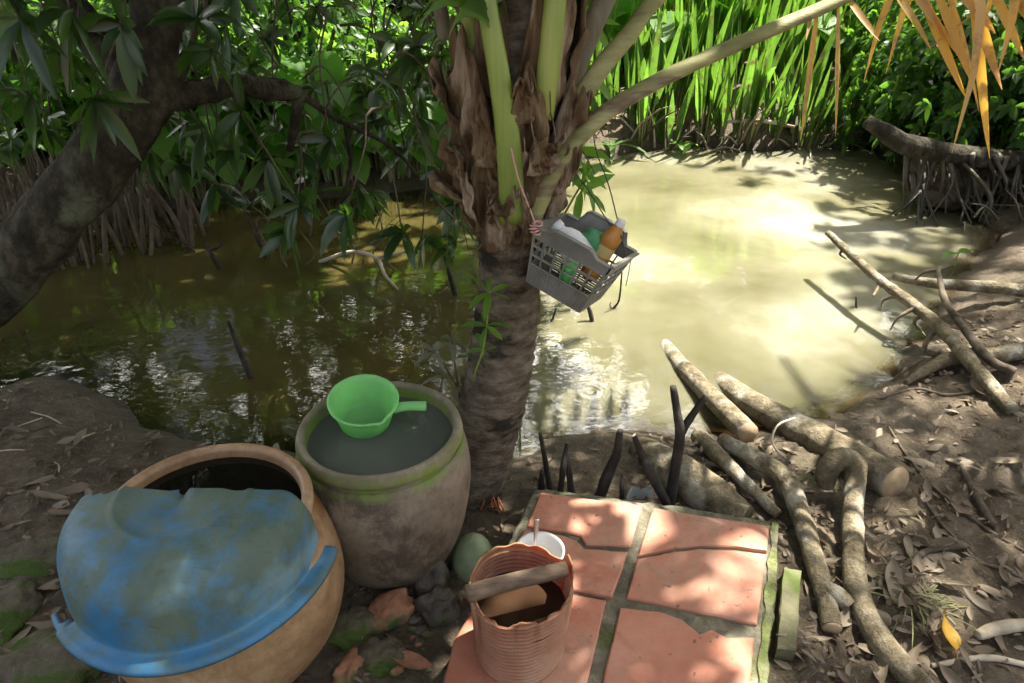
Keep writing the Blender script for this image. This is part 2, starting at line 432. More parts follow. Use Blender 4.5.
M = {}
M['mango_leaf'] = leafmat('mango_leaf', (.014, .034, .012), (.045, .085, .024), .28, (.13, .30, .02), .30, .6)
M['shade_leaf'] = leafmat('shade_leaf', (.03, .06, .014), (.07, .12, .03), .32, (.16, .30, .03), .42, .4)
M['taro_leaf'] = leafmat('taro_leaf', (.06, .15, .022), (.13, .27, .04), .5, (.38, .75, .06), .45, .4)
M['reed_leaf'] = leafmat('reed_leaf', (.035, .095, .018), (.11, .21, .045), .40, (.24, .50, .05), .45, .4, (.13, .12, .04))
M['bush_leaf'] = leafmat('bush_leaf', (.025, .07, .014), (.09, .18, .034), .42, (.22, .50, .04), .42, .45)
M['dead_leaf'] = leafmat('dead_leaf', (.11, .082, .055), (.27, .215, .155), .15, (.35, .22, .1), .6, .3)
M['dry_frond'] = leafmat('dry_frond', (.50, .33, .12), (.68, .50, .26), .5, (1., .55, .07), .55, .3, (.42, .26, .11))
M['palm_leaf'] = leafmat('palm_leaf', (.04, .10, .02), (.08, .15, .03), .38, (.2, .4, .04), .4, .5)
M['yellow_leaf'] = leafmat('yellow_leaf', (.62, .36, .04), (.62, .36, .04), .35, (.8, .5, .05), .5, .3, (.4, .22, .04))
M['bark'] = surf('bark', [(.014, .012, .008), (.050, .043, .029), (.135, .120, .085)], 19, (.8, .95), 1.0, .05, 22, 9, (1, 1, .6), .2, ((.13, .14, .09), 5, .58, .68))
M['twig'] = surf('twig', [(.03, .024, .018), (.10, .08, .058), (.18, .15, .11)], 14, (.75, .95), .8, .006, 60, 6, (1, 1, 1), .2)
M['char'] = surf('char', [(.008, .007, .006), (.028, .024, .02), (.065, .056, .045)], 20, (.6, .9), .9, .006, 70, 6, (1, 1, .5), .3)
M['stalk'] = surf('stalk', [(.04, .032, .022), (.13, .10, .07), (.26, .21, .15)], 9, (.8, .95), .6, .006, 50, 5, (1, 1, .4), .2)
M['log'] = surf('log', [(.06, .047, .028), (.195, .158, .095), (.37, .32, .22)], 17, (.6, .9), 1., .03, 34, 10, (1, 1, 1), .3, ((.42, .39, .31), 8, .54, .66))
M['wood_cut'] = surf('wood_cut', [(.25, .18, .10), (.42, .31, .19)], 18, (.7, .9), .5, .004, 80, 5)
M['pale_wood'] = surf('pale_wood', [(.22, .18, .12), (.42, .36, .27), (.58, .52, .42)], 8, (.6, .85), .7, .006, 50, 7, (1, 1, 1), .3, ((.22, .15, .08), 6, .55, .66))

# ------------------------------------------------------------------ unseen foliage overhead, thinned by a mask to place sun patches and shade
LIT = np.array([list(at(x, y, z=WZ))[:2] for x, y in [(535, 250), (560, 180), (640, 160), (740, 170), (800, 195), (830, 250), (800, 310), (850, 345), (845, 395), (760, 412), (640, 424), (540, 440), (548, 330)]])
def poly_sd(Pn, x, y):
    global POND
    keep = POND; POND = Pn; r = sdist(x, y); POND = keep; return r
def shade_keep(x, y):
    """share of foliage kept whose sun shadow falls at ground point (x, y)"""
    w = (fbm(x*1.6, y*1.6, 0, 3, 21)-.5)*.9
    lit = poly_sd(LIT, x, y)+w*.55
    k = sstep(-.12, .16, lit)
    left = sstep(.35, -.35, x)
    gap = fbm(x*6.5, y*6.5, 0, 4, 33); big = fbm(x*1.9, y*1.9, 0, 3, 44)
    near_right = np.where(gap+.35*(big-.5) > .485, .0, 1.)
    near_left = np.where((gap > .70) & (y > 2.), .1, 1.)
    d = near_right*(1-left)+near_left*left
    d = np.where(np.hypot(x+.09, y-1.08) < .20, 0., d)
    d = np.where((x > -.15) & (x < .5) & (y > 1.4) & (y < 2.2), np.where(gap > .43, 0., .7), d)
    d = np.where((y > 4.6+.3*w) & (x < .3), np.where(gap+.5*(big-.5) > .42, 0., .22), d)
    amber = (x > -1.0) & (x < -.1) & (y > 3.3) & (y < 5.0)
    d = np.where(amber, np.where(gap > .50, 0., .8), d)
    d = np.where((x > .3) & (y > 2.0) & (y < 5.6) & (sdist(x, y) < 0), np.where(gap+.3*(big-.5) > .44, 0., .8), d)
    d = np.where((y > 5.5+.2*w) & (x >= .3), 0., d)
    d = np.where((x > 2.3) & (y > 2.5) & (y < 5.5), np.where(gap > .50, 0., 1.), d)      # dry bank and shrubs at the stump stay half shaded
    return d*k
def shading_crown(LV, n, qx, qy, bz, L):
    """rosettes of leaves high overhead, drawn by where their shadow falls"""
    Z = rng.uniform(*bz, n); q = np.stack([rng.uniform(*qx, n), rng.uniform(*qy, n)], 1)
    k = shade_keep(q[:, 0], q[:, 1]); P = np.concatenate([q+Z[:, None]*np.array([[SUN.x/SUN.z, SUN.y/SUN.z]]), Z[:, None]], 1)[rng.uniform(0, 1, n) < k]
    whorls(LV, P, rdirs(len(P), .0, 1.), 7, L, .27, .35, 1.0)
    return P

# ================================================================== mango tree leaning over the water
b = Vector((-2.3, 2.1, -.02))
mango = thing('mango_tree', 'leaning thick-trunked mango tree with dark drooping leaves over the shaded water', 'tree', b)
TR = [at(-230, 520, y=2.1), at(-150, 420, y=2.12), at(-75, 340, y=2.16), at(0, 283, y=2.2), at(55, 215, y=2.25), at(105, 155, y=2.3), at(140, 98, y=2.35), at(158, 40, y=2.4), at(172, -40, y=2.45), at(190, -150, y=2.5), at(225, -420, y=2.5), Vector((-.5, 2.5, 3.6)), Vector((.1, 2.4, 4.8))]
mb = MB(); tube(mb, TR, [.16, .13, .112, .104, .10, .098, .095, .10, .095, .09, .08, .06, .03], 150, 40, .20, 11, seed=3)
trunk = mb.build('trunk', M['bark'], mango)
def limb(pts, r, parent, name='limb', rough=.16, m='bark', n=22, fr=14):
    mb = MB(); tube(mb, pts, r, n, 9, rough, fr, seed=int(abs(pts[0][0])*100)); return mb.build(name, M[m], parent)
p0, p1 = at(150, 98, y=2.36), at(300, 93, y=2.62)
limb([at(138, 100, y=2.35), at(190, 95, y=2.42), at(240, 86, y=2.5), at(272, 90, y=2.57), p1], [.055, .040, .036, .042, .028], mango, 'limb', .4, fr=30)
limb([p1, at(294, 130, y=2.63), at(290, 150, y=2.66)], [.024, .018, .012], mango)
limb([p1, at(335, 118, y=2.66), at(395, 150, y=2.7), at(440, 205, y=2.72), at(470, 232, y=2.7)], [.016, .010, .007, .005, .003], mango)
limb([at(345, 122, y=2.67), at(350, 170, y=2.64), at(330, 230, y=2.6)], [.010, .008, .004], mango)
limb([TR[7], at(190, -60, y=2.8), at(330, -150, y=3.2), Vector((-.2, 3.6, 3.0)), Vector((.6, 4.2, 4.4))], [.08, .07, .055, .04, .02], mango)
limb([TR[8], Vector((-1.1, 1.8, 2.4)), Vector((-.3, 1.3, 3.4)), Vector((.6, 1.2, 4.4))], [.08, .06, .04, .02], mango)
limb([TR[8], Vector((-1.5, 3.4, 2.4)), Vector((-1.6, 4.6, 3.4)), Vector((-1.7, 5.8, 4.4))], [.07, .06, .04, .02], mango)
limb([TR[6], Vector((-1.7, 2.7, 1.7)), Vector((-2.2, 3.2, 2.7)), Vector((-2.6, 3.6, 3.9))], [.06, .05, .04, .02], mango)
# the drooping sprays seen in the photograph: pixel, distance, axis tilt
LV = Leaves(); tw = []
SPR = [(300, 205, 2.45), (345, 215, 2.5), (402, 232, 2.55), (422, 238, 2.62), (455, 242, 2.6), (318, 178, 2.6), (290, 232, 2.5), (268, 160, 2.6), (230, 150, 2.5), (205, 128, 2.4),
       (440, 172, 2.75), (455, 205, 2.8), (372, 120, 2.8), (405, 150, 2.9), (180, 165, 2.7), (95, 100, 2.1), (60, 50, 2.0), (30, 95, 2.1), (20, 20, 1.9), (70, 12, 1.9), (120, 25, 2.0), (210, 50, 2.2), (195, 18, 2.1),
       (240, 112, 2.4), (250, 205, 2.8), (215, 185, 2.8), (150, 150, 2.6), (45, 130, 2.5), (10, 140, 2.4), (85, 155, 2.6), (360, 190, 2.7), (330, 140, 2.6), (275, 130, 2.6), (420, 120, 2.9), (385, 80, 2.8)]
C, A = [], []
def spray(p, top, k=5):
    pts = [p+(top-p)*t+Vector((0, 0, .12*math.sin(t*PI)))+Vector((random.uniform(-.04, .04), random.uniform(-.04, .04), 0))*math.sin(PI*t) for t in (0, .35, .7, 1)]
    tw.append(MB()); tube(tw[-1], pts, [.0025, .004, .006], 8, 5)
for x, y, d in SPR:
    p = at(x, y, y=d); C.append(p); A.append(Vector((random.uniform(-.4, .4), random.uniform(-.7, .1), random.uniform(-.5, .5))))
    spray(p, p+Vector((random.uniform(-.3, .2), random.uniform(.0, .3), random.uniform(.25, .5))))
whorls(LV, C, A, 10, .14, .28, .40, 1.15)
# dense foliage behind, up to and above the top of the frame
def fill(n, x0, x1, y0, y1, d0, d1, keep):
    C, A = [], []
    for i in range(n):
        x, y, d = random.uniform(x0, x1), random.uniform(y0, y1), random.uniform(d0, d1)
        if not keep(x, y): continue
        p = at(x, y, y=d); C.append(p); A.append(Vector((random.uniform(-.6, .6), random.uniform(-.8, .2), random.uniform(-.6, .4))))
        if random.random() < .5: spray(p, p+Vector((random.uniform(-.3, .3), random.uniform(-.1, .3), random.uniform(.15, .4))))
    if C: whorls(LV, C, A, 9, .108, .28, .32, 1.2)
fill(185, 225, 470, -120, 205, 2.6, 3.9, lambda x, y: vnoise(x/34, y/30, 0, 3)+(.1 if x > 300 else 0) > .46)
fill(62, -80, 250, -120, 95, 2.0, 3.2, lambda x, y: vnoise(x/32, y/28, 0, 9) > .48)
fill(14, -60, 240, 110, 160, 2.5, 3.1, lambda x, y: vnoise(x/30, y/30, 0, 4) > .5)
shading_crown(LV, 10500, (-5.0, .35), (-.6, 7.0), (3.0, 5.6), .22)  # unseen upper crown, shaped by the mask to shade water and jars
for t_ in tw[:100]: t_.build('twig', M['twig'], mango)
rest = MB()
for t_ in tw[100:]: rest.add(t_.v, t_.f)
if rest.n: tag(rest.build('twig', M['twig'], mango), kind='stuff')
LV.build('crown', M['mango_leaf'], mango)

# ================================================================== unseen tree added on the dry bank, crown shaped to dapple the mud
b = Vector((3.1, 1.7, gz(3.1, 1.7)))
shade = thing('added_shade_tree', 'unseen broad tree added beside the dry bank to dapple logs and tiles', 'tree', b)
mb = MB(); tube(mb, [b+Vector((0, 0, -.2)), b+Vector((-.05, .02, .8)), b+Vector((-.25, 0, 1.7)), b+Vector((-.35, -.1, 3.8)), b+Vector((-.5, -.1, 6.8))], [.17, .14, .12, .10, .04], 40, 16, .12, 7)
mb.build('trunk', M['bark'], shade)
t0 = b+Vector((-.34, -.08, 3.0))
for e in ((2.8, .9, 5.9), (2.5, 2.4, 6.2), (3.6, 4.4, 6.0), (5.2, 4.6, 6.4), (5.4, 1.4, 6.2)):
    e = Vector(e); limb([t0, t0.lerp(e, .5)+Vector((0, 0, .25)), e], [.07, .045, .015], shade)
LV = Leaves(); shading_crown(LV, 3400, (.35, 4.6), (-.6, 5.6), (5.2, 7.6), .20)
LV.build('crown', M['shade_leaf'], shade)

# ================================================================== young coconut palm
AX = [at(452, 545, y=1.70), at(466, 492, y=1.715), at(481, 442, y=1.73), at(494, 395, y=1.75), at(503, 345, y=1.78), at(508, 300, y=1.80), at(511, 262, y=1.82), at(512, 225, y=1.83), at(515, 150, y=1.85), at(519, 70, y=1.87), at(522, -10, y=1.88), at(524, -90, y=1.9)]
palm = thing('coconut_palm', 'young coconut palm with ringed trunk and fibrous leaf bases holding the hanging basket', 'palm', (AX[0].x, AX[0].y, AX[0].z))
P = spline(AX, 150); seg = 28; V = []; prev = None
rad = np.interp(np.linspace(0, 1, 151), [0, .08, .2, .36, .46, .58, .66, .8, .92, 1], [.135, .112, .100, .090, .085, .084, .10, .12, .13, .11])
SS, TH = np.meshgrid(np.arange(151)/150, 2*PI*np.arange(seg)/seg, indexing='ij'); ct, st_ = np.cos(TH), np.sin(TH)
PH = (SS*44+.35*np.sin(TH+SS*9)+.25*vnoise(ct*2, st_*2, SS*20, 4)) % 1
RR = rad[:, None]*(1+.07*(fbm(ct*3, st_*3, SS*34, 4, 8)-.5)*2)+np.where(SS < .64, .013*(1-PH)**3-.006*(PH < .14), 0)
PA = np.array([list(p) for p in P]); V = np.stack([PA[:, 0:1]+RR*ct, PA[:, 1:2]+RR*st_, PA[:, 2:3]+0*RR], -1).reshape(-1, 3)
mb = MB(); mb.add(V, [(i*seg+k, i*seg+(k+1) % seg, (i+1)*seg+(k+1) % seg, (i+1)*seg+k) for i in range(150) for k in range(seg)])
M['palm_trunk'] = surf('palm_trunk', [(.05, .040, .028), (.165, .132, .092), (.31, .265, .20)], 15, (.8, .95), 1.0, .02, 50, 9, (1, 1, 2.2), .2, ((.04, .034, .024), 5, .52, .6))
mb.build('trunk', M['palm_trunk'], palm)
M['fibre'] = surf('fibre', [(.04, .024, .012), (.145, .092, .048), (.31, .225, .13)], 9, (.75, .95), 1.0, .012, 60, 8, (2.4, 2.4, .45), .2, ((.42, .33, .24), 5, .55, .66))
def axis_at(z):
    for a, c in zip(P, P[1:]):
        if a.z <= z <= c.z: return a.lerp(c, (z-a.z)/(c.z-a.z+1e-9))
    return P[-1] if z > P[-1].z else P[0]
def flap(a0, a1, z0, z1, r0, r1, flare, seed, tip=.5, name='leaf_sheath'):
    """a torn sheet of brown sheath fibre wrapped round the crown shaft"""
    nu, nv = 14, 16; outer = []
    for j in range(nv+1):
        v = j/nv
        for i in range(nu+1):
            u = i/nu
            w = 1-tip*v**1.5                                         # narrows upward
            a = (a0+a1)/2+(u-.5)*(a1-a0)*w
            top = z1-(z1-z0)*(.42*float(vnoise(u*4.5, seed, 0, seed))+.16*float(vnoise(u*15, seed, 2, seed)))
            z = z0+(top-z0)*v
            c = axis_at(z)
            r = r0+(r1-r0)*v+.62*flare*v**2.2+.036*(float(fbm(u*3+seed, v*4.4, 0, 4, seed))-.5)*2+.004*math.sin(u*34+seed+2*v)
            outer.append(Vector((c.x+r*math.cos(a), c.y+r*math.sin(a), z)))
    mb = MB(); n = nu+1
    mb.add(outer, [(j*n+i, j*n+i+1, (j+1)*n+i+1, (j+1)*n+i) for j in range(nv) for i in range(nu)])
    o = mb.build(name, M['fibre'], palm); s = o.modifiers.new('solid', 'SOLIDIFY'); s.thickness = .007; s.offset = 0
    sb = o.modifiers.new('sub', 'SUBSURF'); sb.levels = 1; sb.render_levels = 1
    return o
D_ = R
FL = [(-150, -60, .77, 1.12, .100, .130, .03, 3, .45), (-110, -10, .79, 1.20, .105, .14, .015, 5, .55), (-205, -125, .80, 1.06, .11, .15, .10, 7, .75), (-60, 30, .78, 1.2, .11, .14, .03, 9, .5), (-190, -110, .95, 1.42, .13, .16, .03, 11, .45),
      (-120, -55, .95, 1.32, .135, .155, .02, 13, .5), (-70, -10, .92, 1.22, .135, .15, .05, 15, .7), (-215, -150, 1.02, 1.28, .14, .17, .08, 17, .75), (-95, -35, 1.1, 1.5, .13, .15, .02, 19, .4), (-40, 40, 1.05, 1.5, .12, .15, .02, 21, .4),
      (60, 160, .8, 1.3, .11, .14, .02, 23, .4), (20, 100, .8, 1.4, .11, .14, .02, 25, .4), (130, 230, .8, 1.4, .12, .15, .02, 27, .4), (-170, -100, 1.15, 1.55, .13, .15, .02, 29, .3),
      (-100, -70, .80, 1.02, .128, .15, .035, 31, .7), (-55, -25, .84, 1.08, .13, .155, .05, 33, .8), (-130, -105, 1.0, 1.2, .15, .165, .04, 35, .8), (-150, -128, .82, 1.06, .13, .15, .04, 37, .7), (-80, -52, .98, 1.12, .15, .168, .05, 39, .6), (-118, -84, .84, .97, .135, .152, .045, 41, .5), (-52, -20, 1.0, 1.2, .14, .16, .06, 43, .7), (-170, -140, .9, 1.1, .14, .16, .06, 45, .6), (-100, -75, 1.1, 1.26, .15, .165, .05, 47, .6)]
for a0, a1, z0, z1, r0, r1, fl, sd, tp in FL: flap(R(a0), R(a1), z0, z1, r0, r1, fl, sd, tp)
for i in range(24):                                                 # loose hanging fibres
    a = R(random.uniform(-200, 20)); z = random.uniform(.8, 1.25); c = axis_at(z); r = random.uniform(.125, .165)
    q = c+Vector((math.cos(a)*r, math.sin(a)*r, 0)); mb = MB()
    tube(mb, [q, q+Vector((math.cos(a)*.03, math.sin(a)*.03, -.03)), q+Vector((math.cos(a)*.03+random.uniform(-.03, .03), math.sin(a)*.03, -random.uniform(.06, .16)))], [.0022, .0018, .001], 6, 4)
    mb.build('loose_fibre', M['fibre'], palm)
M['petiole_green'] = surf('petiole_green', [(.13, .18, .03), (.22, .29, .055), (.32, .36, .10)], 4, (.35, .5), .3, .002, 60, 4, (3, 3, .3), .5)
M['petiole_dry'] = surf('petiole_dry', [(.13, .13, .04), (.27, .26, .10), (.42, .39, .20)], 6, (.5, .7), .5, .003, 70, 5, (.5, 3, 3), .4, ((.14, .10, .06), 3, .55, .62))
M['petiole_brown'] = surf('petiole_brown', [(.10, .085, .055), (.20, .175, .12), (.32, .29, .22)], 6, (.5, .75), .5, .003, 70, 5, (2, 2, .4), .3)
def frond(pts, r, flat, m, leafm, L, t0=.35, n=70, lw=.034, droop=.55, name='frond'):
    mb = MB(); tube(mb, pts, r, 60, 14, .03, 14, flat=flat)
    o = mb.build(name, M[m], palm)
    Pn = spline(pts, 200); LVf = Leaves(); B, Dd, N, LL = [], [], [], []
    for i in range(n):
        t = t0+(1-t0)*i/n; k = int(t*199); p = Pn[k]; tg = (Pn[k+1]-Pn[max(0, k-1)]).normalized()
        side = tg.cross(Vector((0, 0, 1))).normalized(); upv = side.cross(tg)
        for s in (-1, 1):
            d = (tg*.55+side*s*1.0+upv*random.uniform(.0, .3)).normalized()
            B.append(p); Dd.append(d); N.append(upv); LL.append(L*(.35+.65*math.sin(PI*min(1, .15+.85*i/n)))*random.uniform(.85, 1.1))
    LVf.add(B, Dd, N, np.array(LL), lw, rng.uniform(.25, 1, len(B))*droop, (.3, .9, 1, .8, .45, .05), .3)
    LVf.build('leaves', M[leafm], o); return o
UPY = (0, -1, .3)
G = 'petiole_green'
frond([at(512, 222, y=1.70), at(509, 150, y=1.695), at(500, 80, y=1.70), at(488, 10, y=1.71), at(482, -60, y=1.72), Vector((-.15, 1.62, 2.1)), Vector((-.3, 1.3, 2.7)), Vector((-.45, .8, 3.0)), Vector((-.6, .3, 2.95))],
      [.033, .030, .025, .022, .021, .019, .016, .012, .006], (1, .62, UPY), G, 'palm_leaf', .6)
frond([at(542, 118, y=1.74), at(549, 60, y=1.73), at(556, -10, y=1.74), at(562, -80, y=1.78), Vector((.25, 1.9, 2.2)), Vector((.35, 2.0, 2.9)), Vector((.3, 2.1, 3.5)), Vector((.2, 2.1, 3.9))],
      [.028, .026, .025, .024, .020, .017, .012, .006], (1, .62, UPY), G, 'palm_leaf', .6)
frond([at(478, 60, y=1.80), at(470, 10, y=1.80), at(466, -40, y=1.8), Vector((-.4, 1.85, 1.9)), Vector((-.8, 1.9, 2.4)), Vector((-1.4, 1.9, 2.6)), Vector((-1.9, 1.9, 2.5))],
      [.026, .024, .022, .02, .016, .012, .005], (1, .6, UPY), G, 'palm_leaf', .55)
frond([at(545, 150, y=1.90), at(562, 95, y=1.92), at(584, 45, y=1.95), at(607, -5, y=1.98), Vector((.45, 2.2, 1.7)), Vector((.75, 2.45, 2.2)), Vector((1.1, 2.7, 2.5)), Vector((1.5, 2.9, 2.4))],
      [.036, .033, .03, .027, .022, .016, .011, .005], (1, .6, UPY), 'petiole_brown', 'palm_leaf', .5, .8, 10)
frond([at(551, 165, y=1.84), at(568, 120, y=1.85), at(598, 72, y=1.87), at(630, 33, y=1.9), at(660, -5, y=1.94), Vector((.60, 2.0, 1.55)), Vector((.95, 2.1, 1.85)), Vector((1.4, 2.2, 2.0)), Vector((1.9, 2.25, 1.9))],
      [.027, .025, .024, .022, .020, .018, .014, .009, .004], (1, .62, UPY), 'petiole_dry', 'palm_leaf', .45, .8, 9)
frond([at(446, 40, y=1.93), at(440, 5, y=1.95), at(432, -50, y=2.0), Vector((-.5, 2.4, 1.9)), Vector((-.7, 2.9, 2.2)), Vector((-.9, 3.4, 2.2))],
      [.02, .018, .017, .014, .01, .004], (1, .6, UPY), 'petiole_brown', 'palm_leaf', .5)
frond([at(505, 60, y=1.98), Vector((.0, 2.1, 1.6)), Vector((.05, 2.3, 2.2)), Vector((-.05, 2.7, 2.7)), Vector((-.1, 3.2, 2.8))], [.03, .026, .022, .014, .005], (1, .6, UPY), G, 'palm_leaf', .55)
# the old frond that leans out over the water with dried leaflets
RP = [at(524, 238, y=1.73), at(541, 195, y=1.735), at(562, 158, y=1.75), at(600, 117, y=1.78), at(660, 80, y=1.82), at(740, 43, y=1.87), at(835, 2, y=1.93), Vector((1.02, 1.97, 1.44)), Vector((1.4, 2.0, 1.53)), Vector((1.9, 2.03, 1.50)), Vector((2.35, 2.03, 1.36))]
mb = MB(); tube(mb, RP, [.036, .034, .031, .0285, .0265, .025, .0225, .018, .013, .008, .004], 80, 16, .03, 14, flat=(.85, .60, (0, -.35, 1)))
old = mb.build('old_frond', M['petiole_dry'], palm)
LVd = Leaves()
HANG = [((818, 6), (801, 140), .014, .1), ((838, 2), (836, 135), .011, .1), ((848, 0), (880, 40), .017, .2), ((890, -14), (932, 49), .021, .3), ((906, -16), (960, 56), .024, .3), ((918, -12), (968, 98), .023, .5), ((932, -16), (974, 84), .024, .4),
        ((944, -14), (980, 110), .020, .6), ((950, -20), (996, 32), .029, .3), ((964, -20), (1003, 88), .026, .5), ((972, -18), (991, 156), .024, .6), ((985, -20), (1026, 60), .024, .3), ((1005, -24), (1030, 25), .04, .3), ((1018, -24), (1060, 90), .04, .3), ((812, 10), (806, 40), .009, .1)]
for i, (a, c, w, tw_) in enumerate(HANG):
    d0 = 1.93+.04*(a[0]-835)/200; p = at(*a, y=d0); e = at(*c, y=d0-random.uniform(.02, .14)); L = (e-p).length
    LVd.add(p, (e-p), (random.uniform(-.5, .2), -1, .35), L, w, .02, (.45, .85, 1., .95, .8, .5, .05), random.uniform(.4, .9), tw_*random.choice((-1, 1)))
Pn = spline(RP, 200)
for i in range(28):                                                 # further dried leaflets beyond the frame
    k = int(140+58*i/28); p = Pn[k]
    LVd.add(p, (random.uniform(-.1, .4), random.choice((-.9, .6)), random.uniform(.1, .5)), (0, 0, 1), random.uniform(.25, .4), .032, random.uniform(.9, 1.3), (.45, .9, 1, .9, .6, .05), .35)
LVd.build('dried_leaflets', M['dry_frond'], old)
mb = MB()                                                            # thin orange midrib hanging across the leaflets
tube(mb, [at(990, -10, y=1.95), at(975, 12, y=1.9), at(955, 28, y=1.9), at(930, 48, y=1.9)], [.0025, .002, .0015], 8, 5); mb.build('midrib', M['dry_frond'], old)
# roots at the foot of the trunk
M['red_root'] = surf('red_root', [(.20, .05, .02), (.42, .13, .05)], 20, (.5, .7), .3, .002, 60)
mb = MB()
for i in range(34):
    a = at(492+random.uniform(-9, 9), 510+random.uniform(-14, 10), y=1.62)
    tube(mb, [a, a+Vector((random.uniform(-.02, .03), -.03, -.05)), a+Vector((random.uniform(-.03, .06), -.05, -random.uniform(.09, .15)))], [.003, .0025, .0015], 5, 5)
mb.build('root', M['red_root'], palm)
mb = MB()
for i in range(30):
    a = 2*PI*i/30+random.uniform(-.1, .1); r = .10
    q = P[0]+Vector((math.cos(a)*r, math.sin(a)*r, .12+random.uniform(0, .08)))
    tube(mb, [q, q+Vector((math.cos(a)*.035, math.sin(a)*.035, -.09)), q+Vector((math.cos(a)*.06, math.sin(a)*.06, -.2))], [.007, .009, .006], 6, 5, .2, 30)
mb.build('root_skirt', M['palm_trunk'], palm)

# ================================================================== basket hung from the palm, and what is in it
Mb = Matrix.Translation((.135, 1.686, .681)) @ Euler((-.19, .313, -.534), 'XYZ').to_matrix().to_4x4()
BL, BW, BH, BK = .212, .195, .150, .74
def bpt(x, y, t):                                                    # x,y in -1..1 over the rim, t height 0..1
    k = BK+(1-BK)*t; return Mb @ Vector((x*BL/2*k, y*BW/2*k, t*BH))
M['grey_plastic'] = surf('grey_plastic', [(.10, .10, .088), (.155, .152, .136), (.215, .21, .19)], 9, (.35, .55), .15, .001, 60, 5, (1, 1, 1), .5, ((.10, .09, .06), 6, .56, .7))
basket = thing('basket', 'grey plastic lattice basket hanging tilted from palm by thin cords', 'basket', tuple(Mb @ Vector((0, 0, 0))))
mb = MB()
def wall(pa, pb, nx, hump):
    def q(u, t, off=0):
        x = pa[0]+(pb[0]-pa[0])*u; y = pa[1]+(pb[1]-pa[1])*u; return bpt(x, y, t)
    nrm = (q(.5, .5)-bpt(0, 0, .5)).normalized()
    for i in range(nx+1):                                            # uprights
        bar(mb, q(i/nx, .0), q(i/nx, .84), .0035, .006, nrm)
    for t in (.34, .50, .66): 
        bar(mb, q(0, t), q(1, t), .0045, .005, nrm)
    for j in range(9): bar(mb, q(0, .012+.04*j), q(1, .012+.04*j), .0038, .0032, nrm)
    n = 24; V = []                                                   # solid rim band, humped for the grip
    for i in range(n+1):
        u = i/n; h = hump*(sstep(.16, .28, u)*(1-sstep(.72, .84, u)))
        for t, o in ((.80, .0), (1.0+h, .0), (1.0+h, .005), (.80, .004)): V.append(q(u, t)+nrm*o)
    k = 4
    Fs = [(i*k+a, i*k+(a+1) % k, (i+1)*k+(a+1) % k, (i+1)*k+a) for i in range(n) for a in range(k) if not (hump and 9 <= i < 15 and False)]
    mb.add(V, Fs)
    for i in range(n):                                               # rolled edge
        u = i/n; w = (i+1)/n; hf = lambda u: hump*(sstep(.16, .28, u)*(1-sstep(.72, .84, u)))
        bar(mb, q(u, 1+float(hf(u)))+nrm*.004, q(w, 1+float(hf(w)))+nrm*.004, .013, .005, (0, 0, 1))
wall((-1, -1), (1, -1), 6, .10); wall((1, -1), (1, 1), 5, 0); wall((1, 1), (-1, 1), 6, .24); wall((-1, 1), (-1, -1), 5, 0)
for i in range(13): 
    s_ = -1+2*i/12; bar(mb, bpt(s_, -1, 0), bpt(s_, 1, 0), .004, .004); bar(mb, bpt(-1, s_, 0), bpt(1, s_, 0), .004, .004)
mb.build('lattice', M['grey_plastic'], basket, smooth=False)
M['dark_cord'] = surf('dark_cord', [(.02, .02, .018), (.05, .045, .04)], 40, (.7, .9)); M['pink_cord'] = surf('pink_cord', [(.40, .20, .17), (.62, .36, .31)], 60, (.7, .9), .5, .002, 200)
def cord(pts, r, m, n=16):
    mb = MB(); tube(mb, pts, [r, r], n, 6); return mb.build('cord', M[m], basket)
A_ = bpt(-1, -1, 1.0)
cord([A_, A_.lerp(at(518, 178, y=1.66), .5), at(518, 178, y=1.655), at(511, 148, y=1.652)], .0022, 'pink_cord')
mb = MB()
for i in range(7):
    a = i*1.1; mbc = A_+Vector((.006*math.cos(a), .006*math.sin(a)-.006, -.004*i+.006))
    tube(mb, [mbc+Vector((.010*math.cos(a+k*PI/3), .010*math.sin(a+k*PI/3), .003*math.sin(k))) for k in range(7)], [.0025, .0025], 14, 5)
mb.build('knot', M['pink_cord'], basket)
cord([bpt(.55, 1, 1.02), at(588, 190, y=1.78), at(566, 163, y=1.752)], .0017, 'dark_cord')
cord([bpt(1, .2, 1.0), at(610, 190, y=1.74), at(596, 150, y=1.775), at(593, 123, y=1.775)], .0015, 'dark_cord')
e0 = bpt(1, .7, .98); cord([e0, e0+Vector((-.004, 0, -.05)), e0+Vector((-.008, 0, -.085))], .001, 'dark_cord')

def plain(name, col, rough=.35, spec=.5, trans=0, **kw):
    m, nt = mat(name); t = NT(nt); n = t.noise(t.coord(), 14, 4)
    c = t.mix(t.ramp(n, [(.35, 0.), (.7, .35)]), col, [x*.6 for x in col])
    p = t.bsdf(c, rough, t.bump(t.noise(t.coord(), 60, 3), .1, .002), spec, **kw)
    if trans:
        tr = t.n('ShaderNodeBsdfTranslucent'); t.l(c, tr.inputs[0]); mx = t.n('ShaderNodeMixShader', i_0=trans); t.l(p, mx.inputs[1]); t.l(tr.outputs[0], mx.inputs[2]); p = mx.outputs[0]
    t.out(p); return m
M['juice'] = plain('juice', (.55, .25, .05), .2, .5, .25); M['label_pale'] = plain('label_pale', (.52, .42, .18), .4); M['white_plastic'] = plain('white_plastic', (.78, .78, .76), .35, .5, .15)
M['green_cloth'] = plain('green_cloth', (.10, .30, .14), .85, .2); M['green_plastic'] = plain('green_plastic', (.09, .42, .10), .3); M['yellow_plastic'] = plain('yellow_plastic', (.75, .55, .06), .4)
def frame_to(a, b):
    a, b = Vector(a), Vector(b); z = (b-a).normalized(); x = z.orthogonal().normalized(); y = z.cross(x)
    m = Matrix(((x.x, y.x, z.x, 0), (x.y, y.y, z.y, 0), (x.z, y.z, z.z, 0), (0, 0, 0, 1))); m.translation = a; return m
